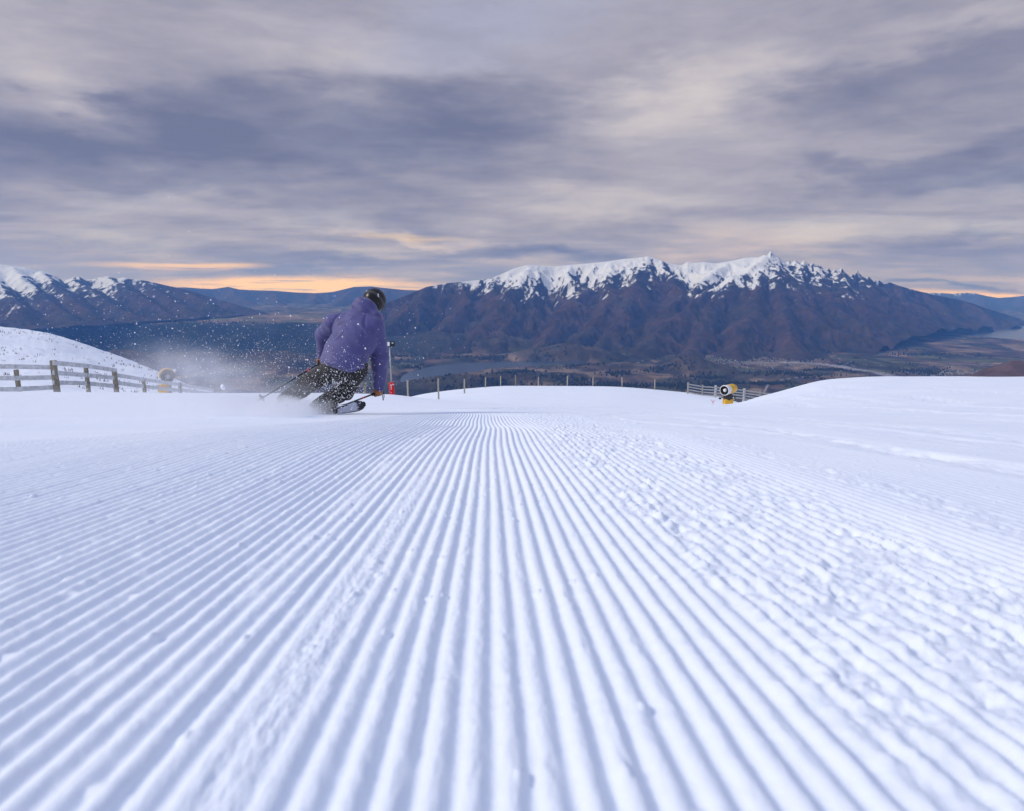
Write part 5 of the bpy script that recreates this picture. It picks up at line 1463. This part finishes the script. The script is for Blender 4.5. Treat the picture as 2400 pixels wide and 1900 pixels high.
vv = po[:, None] + oct_[None] * ra[:, None, None] * jit
ff = (np.arange(len(po))[:, None, None] * 6 + of[None]).reshape(-1, 3)
tag(raw_mesh('snow_spray', vv.reshape(-1, 3), ff, M_FLAKE), 'spray of snow crystals thrown up around and behind the skier', 'snow spray', kind='stuff')
# a larger flying clump
cl = np.array(P(523, 908, 6.2))
def clump(p): return ellip(p, cl, (0.022, 0.020, 0.027)) + 0.009 * noise3(p, 36, 71) + 0.005 * noise3(p, 70, 72)
v, q = surface_net(clump, cl - 0.07, cl + 0.07, 0.004)
tag(raw_mesh('snow_clump', v, q, M_FLAKE), 'loose white lump of snow flying through the air left of the skier', 'snow clump')
# fine powder hanging in the air
def mist():
    mt = bpy.data.materials.new('powder_mist'); mt.use_nodes = True
    t = NT(mt.node_tree); t.n.clear()
    co = t.new('ShaderNodeTexCoord').outputs['Object']
    def puff(px, py, dd, rx, ry, rz, k, rot=0.0):
        c = P(px, py, D + dd)
        mp = t.new('ShaderNodeMapping', vector_type='TEXTURE'); t.put(mp.inputs['Vector'], warped)
        mp.inputs['Location'].default_value = c; mp.inputs['Scale'].default_value = (rx, ry, rz); mp.inputs['Rotation'].default_value = (0, rot, 0)
        return t.m('MULTIPLY', t.mapr(t.vm('LENGTH', mp.outputs[0]), 0.0, 1.0, 1.0, 0.0), k)
    nz = t.new('ShaderNodeTexNoise'); t.put(nz.inputs['Vector'], co); nz.inputs['Scale'].default_value = 2.2; nz.inputs['Detail'].default_value = 4
    warped = t.vm('ADD', co, t.vm('MULTIPLY', t.vm('SUBTRACT', nz.outputs['Color'], (0.5, 0.5, 0.5)), (0.5, 0.4, 0.3)))
    dens = None
    for a in [(715, 970, -0.30, 0.36, 0.45, 0.16, 9.0), (655, 968, -0.75, 0.42, 0.45, 0.13, 16.0), (650, 962, -0.2, 0.50, 0.45, 0.14, 6.0), (560, 958, -0.4, 0.75, 0.5, 0.16, 4.0), (560, 940, 0.0, 0.8, 0.6, 0.24, 1.4), (480, 880, 0.2, 1.1, 0.8, 0.40, 1.2, 0.2),
              (690, 925, -0.1, 0.45, 0.4, 0.20, 1.0), (200, 960, -0.6, 2.3, 1.2, 0.18, 1.6), (-250, 965, -0.6, 2.3, 1.2, 0.20, 1.6)]:
        p_ = puff(*a); dens = p_ if dens is None else t.m('ADD', dens, p_)
    n = t.noise(co, 5.5, 5, 0.6)
    dens = t.m('MULTIPLY', dens, t.mapr(n, 0.28, 0.72, 0.15, 1.5, False))
    pv = t.new('ShaderNodeVolumePrincipled'); pv.inputs['Color'].default_value = c4(0.96, 0.97, 1.0); t.put(pv.inputs['Density'], dens); pv.inputs['Anisotropy'].default_value = 0.0
    o = t.new('ShaderNodeOutputMaterial'); t.l.new(pv.outputs[0], o.inputs['Volume'])
    ob = MB().box((-4.0, 6.6, -0.95), (4.6, 1.5, 1.05)).build('powder_mist', mt)
    tag(ob, 'fine white powder mist trailing along the snow behind the skis', 'powder mist', kind='stuff')
mist()
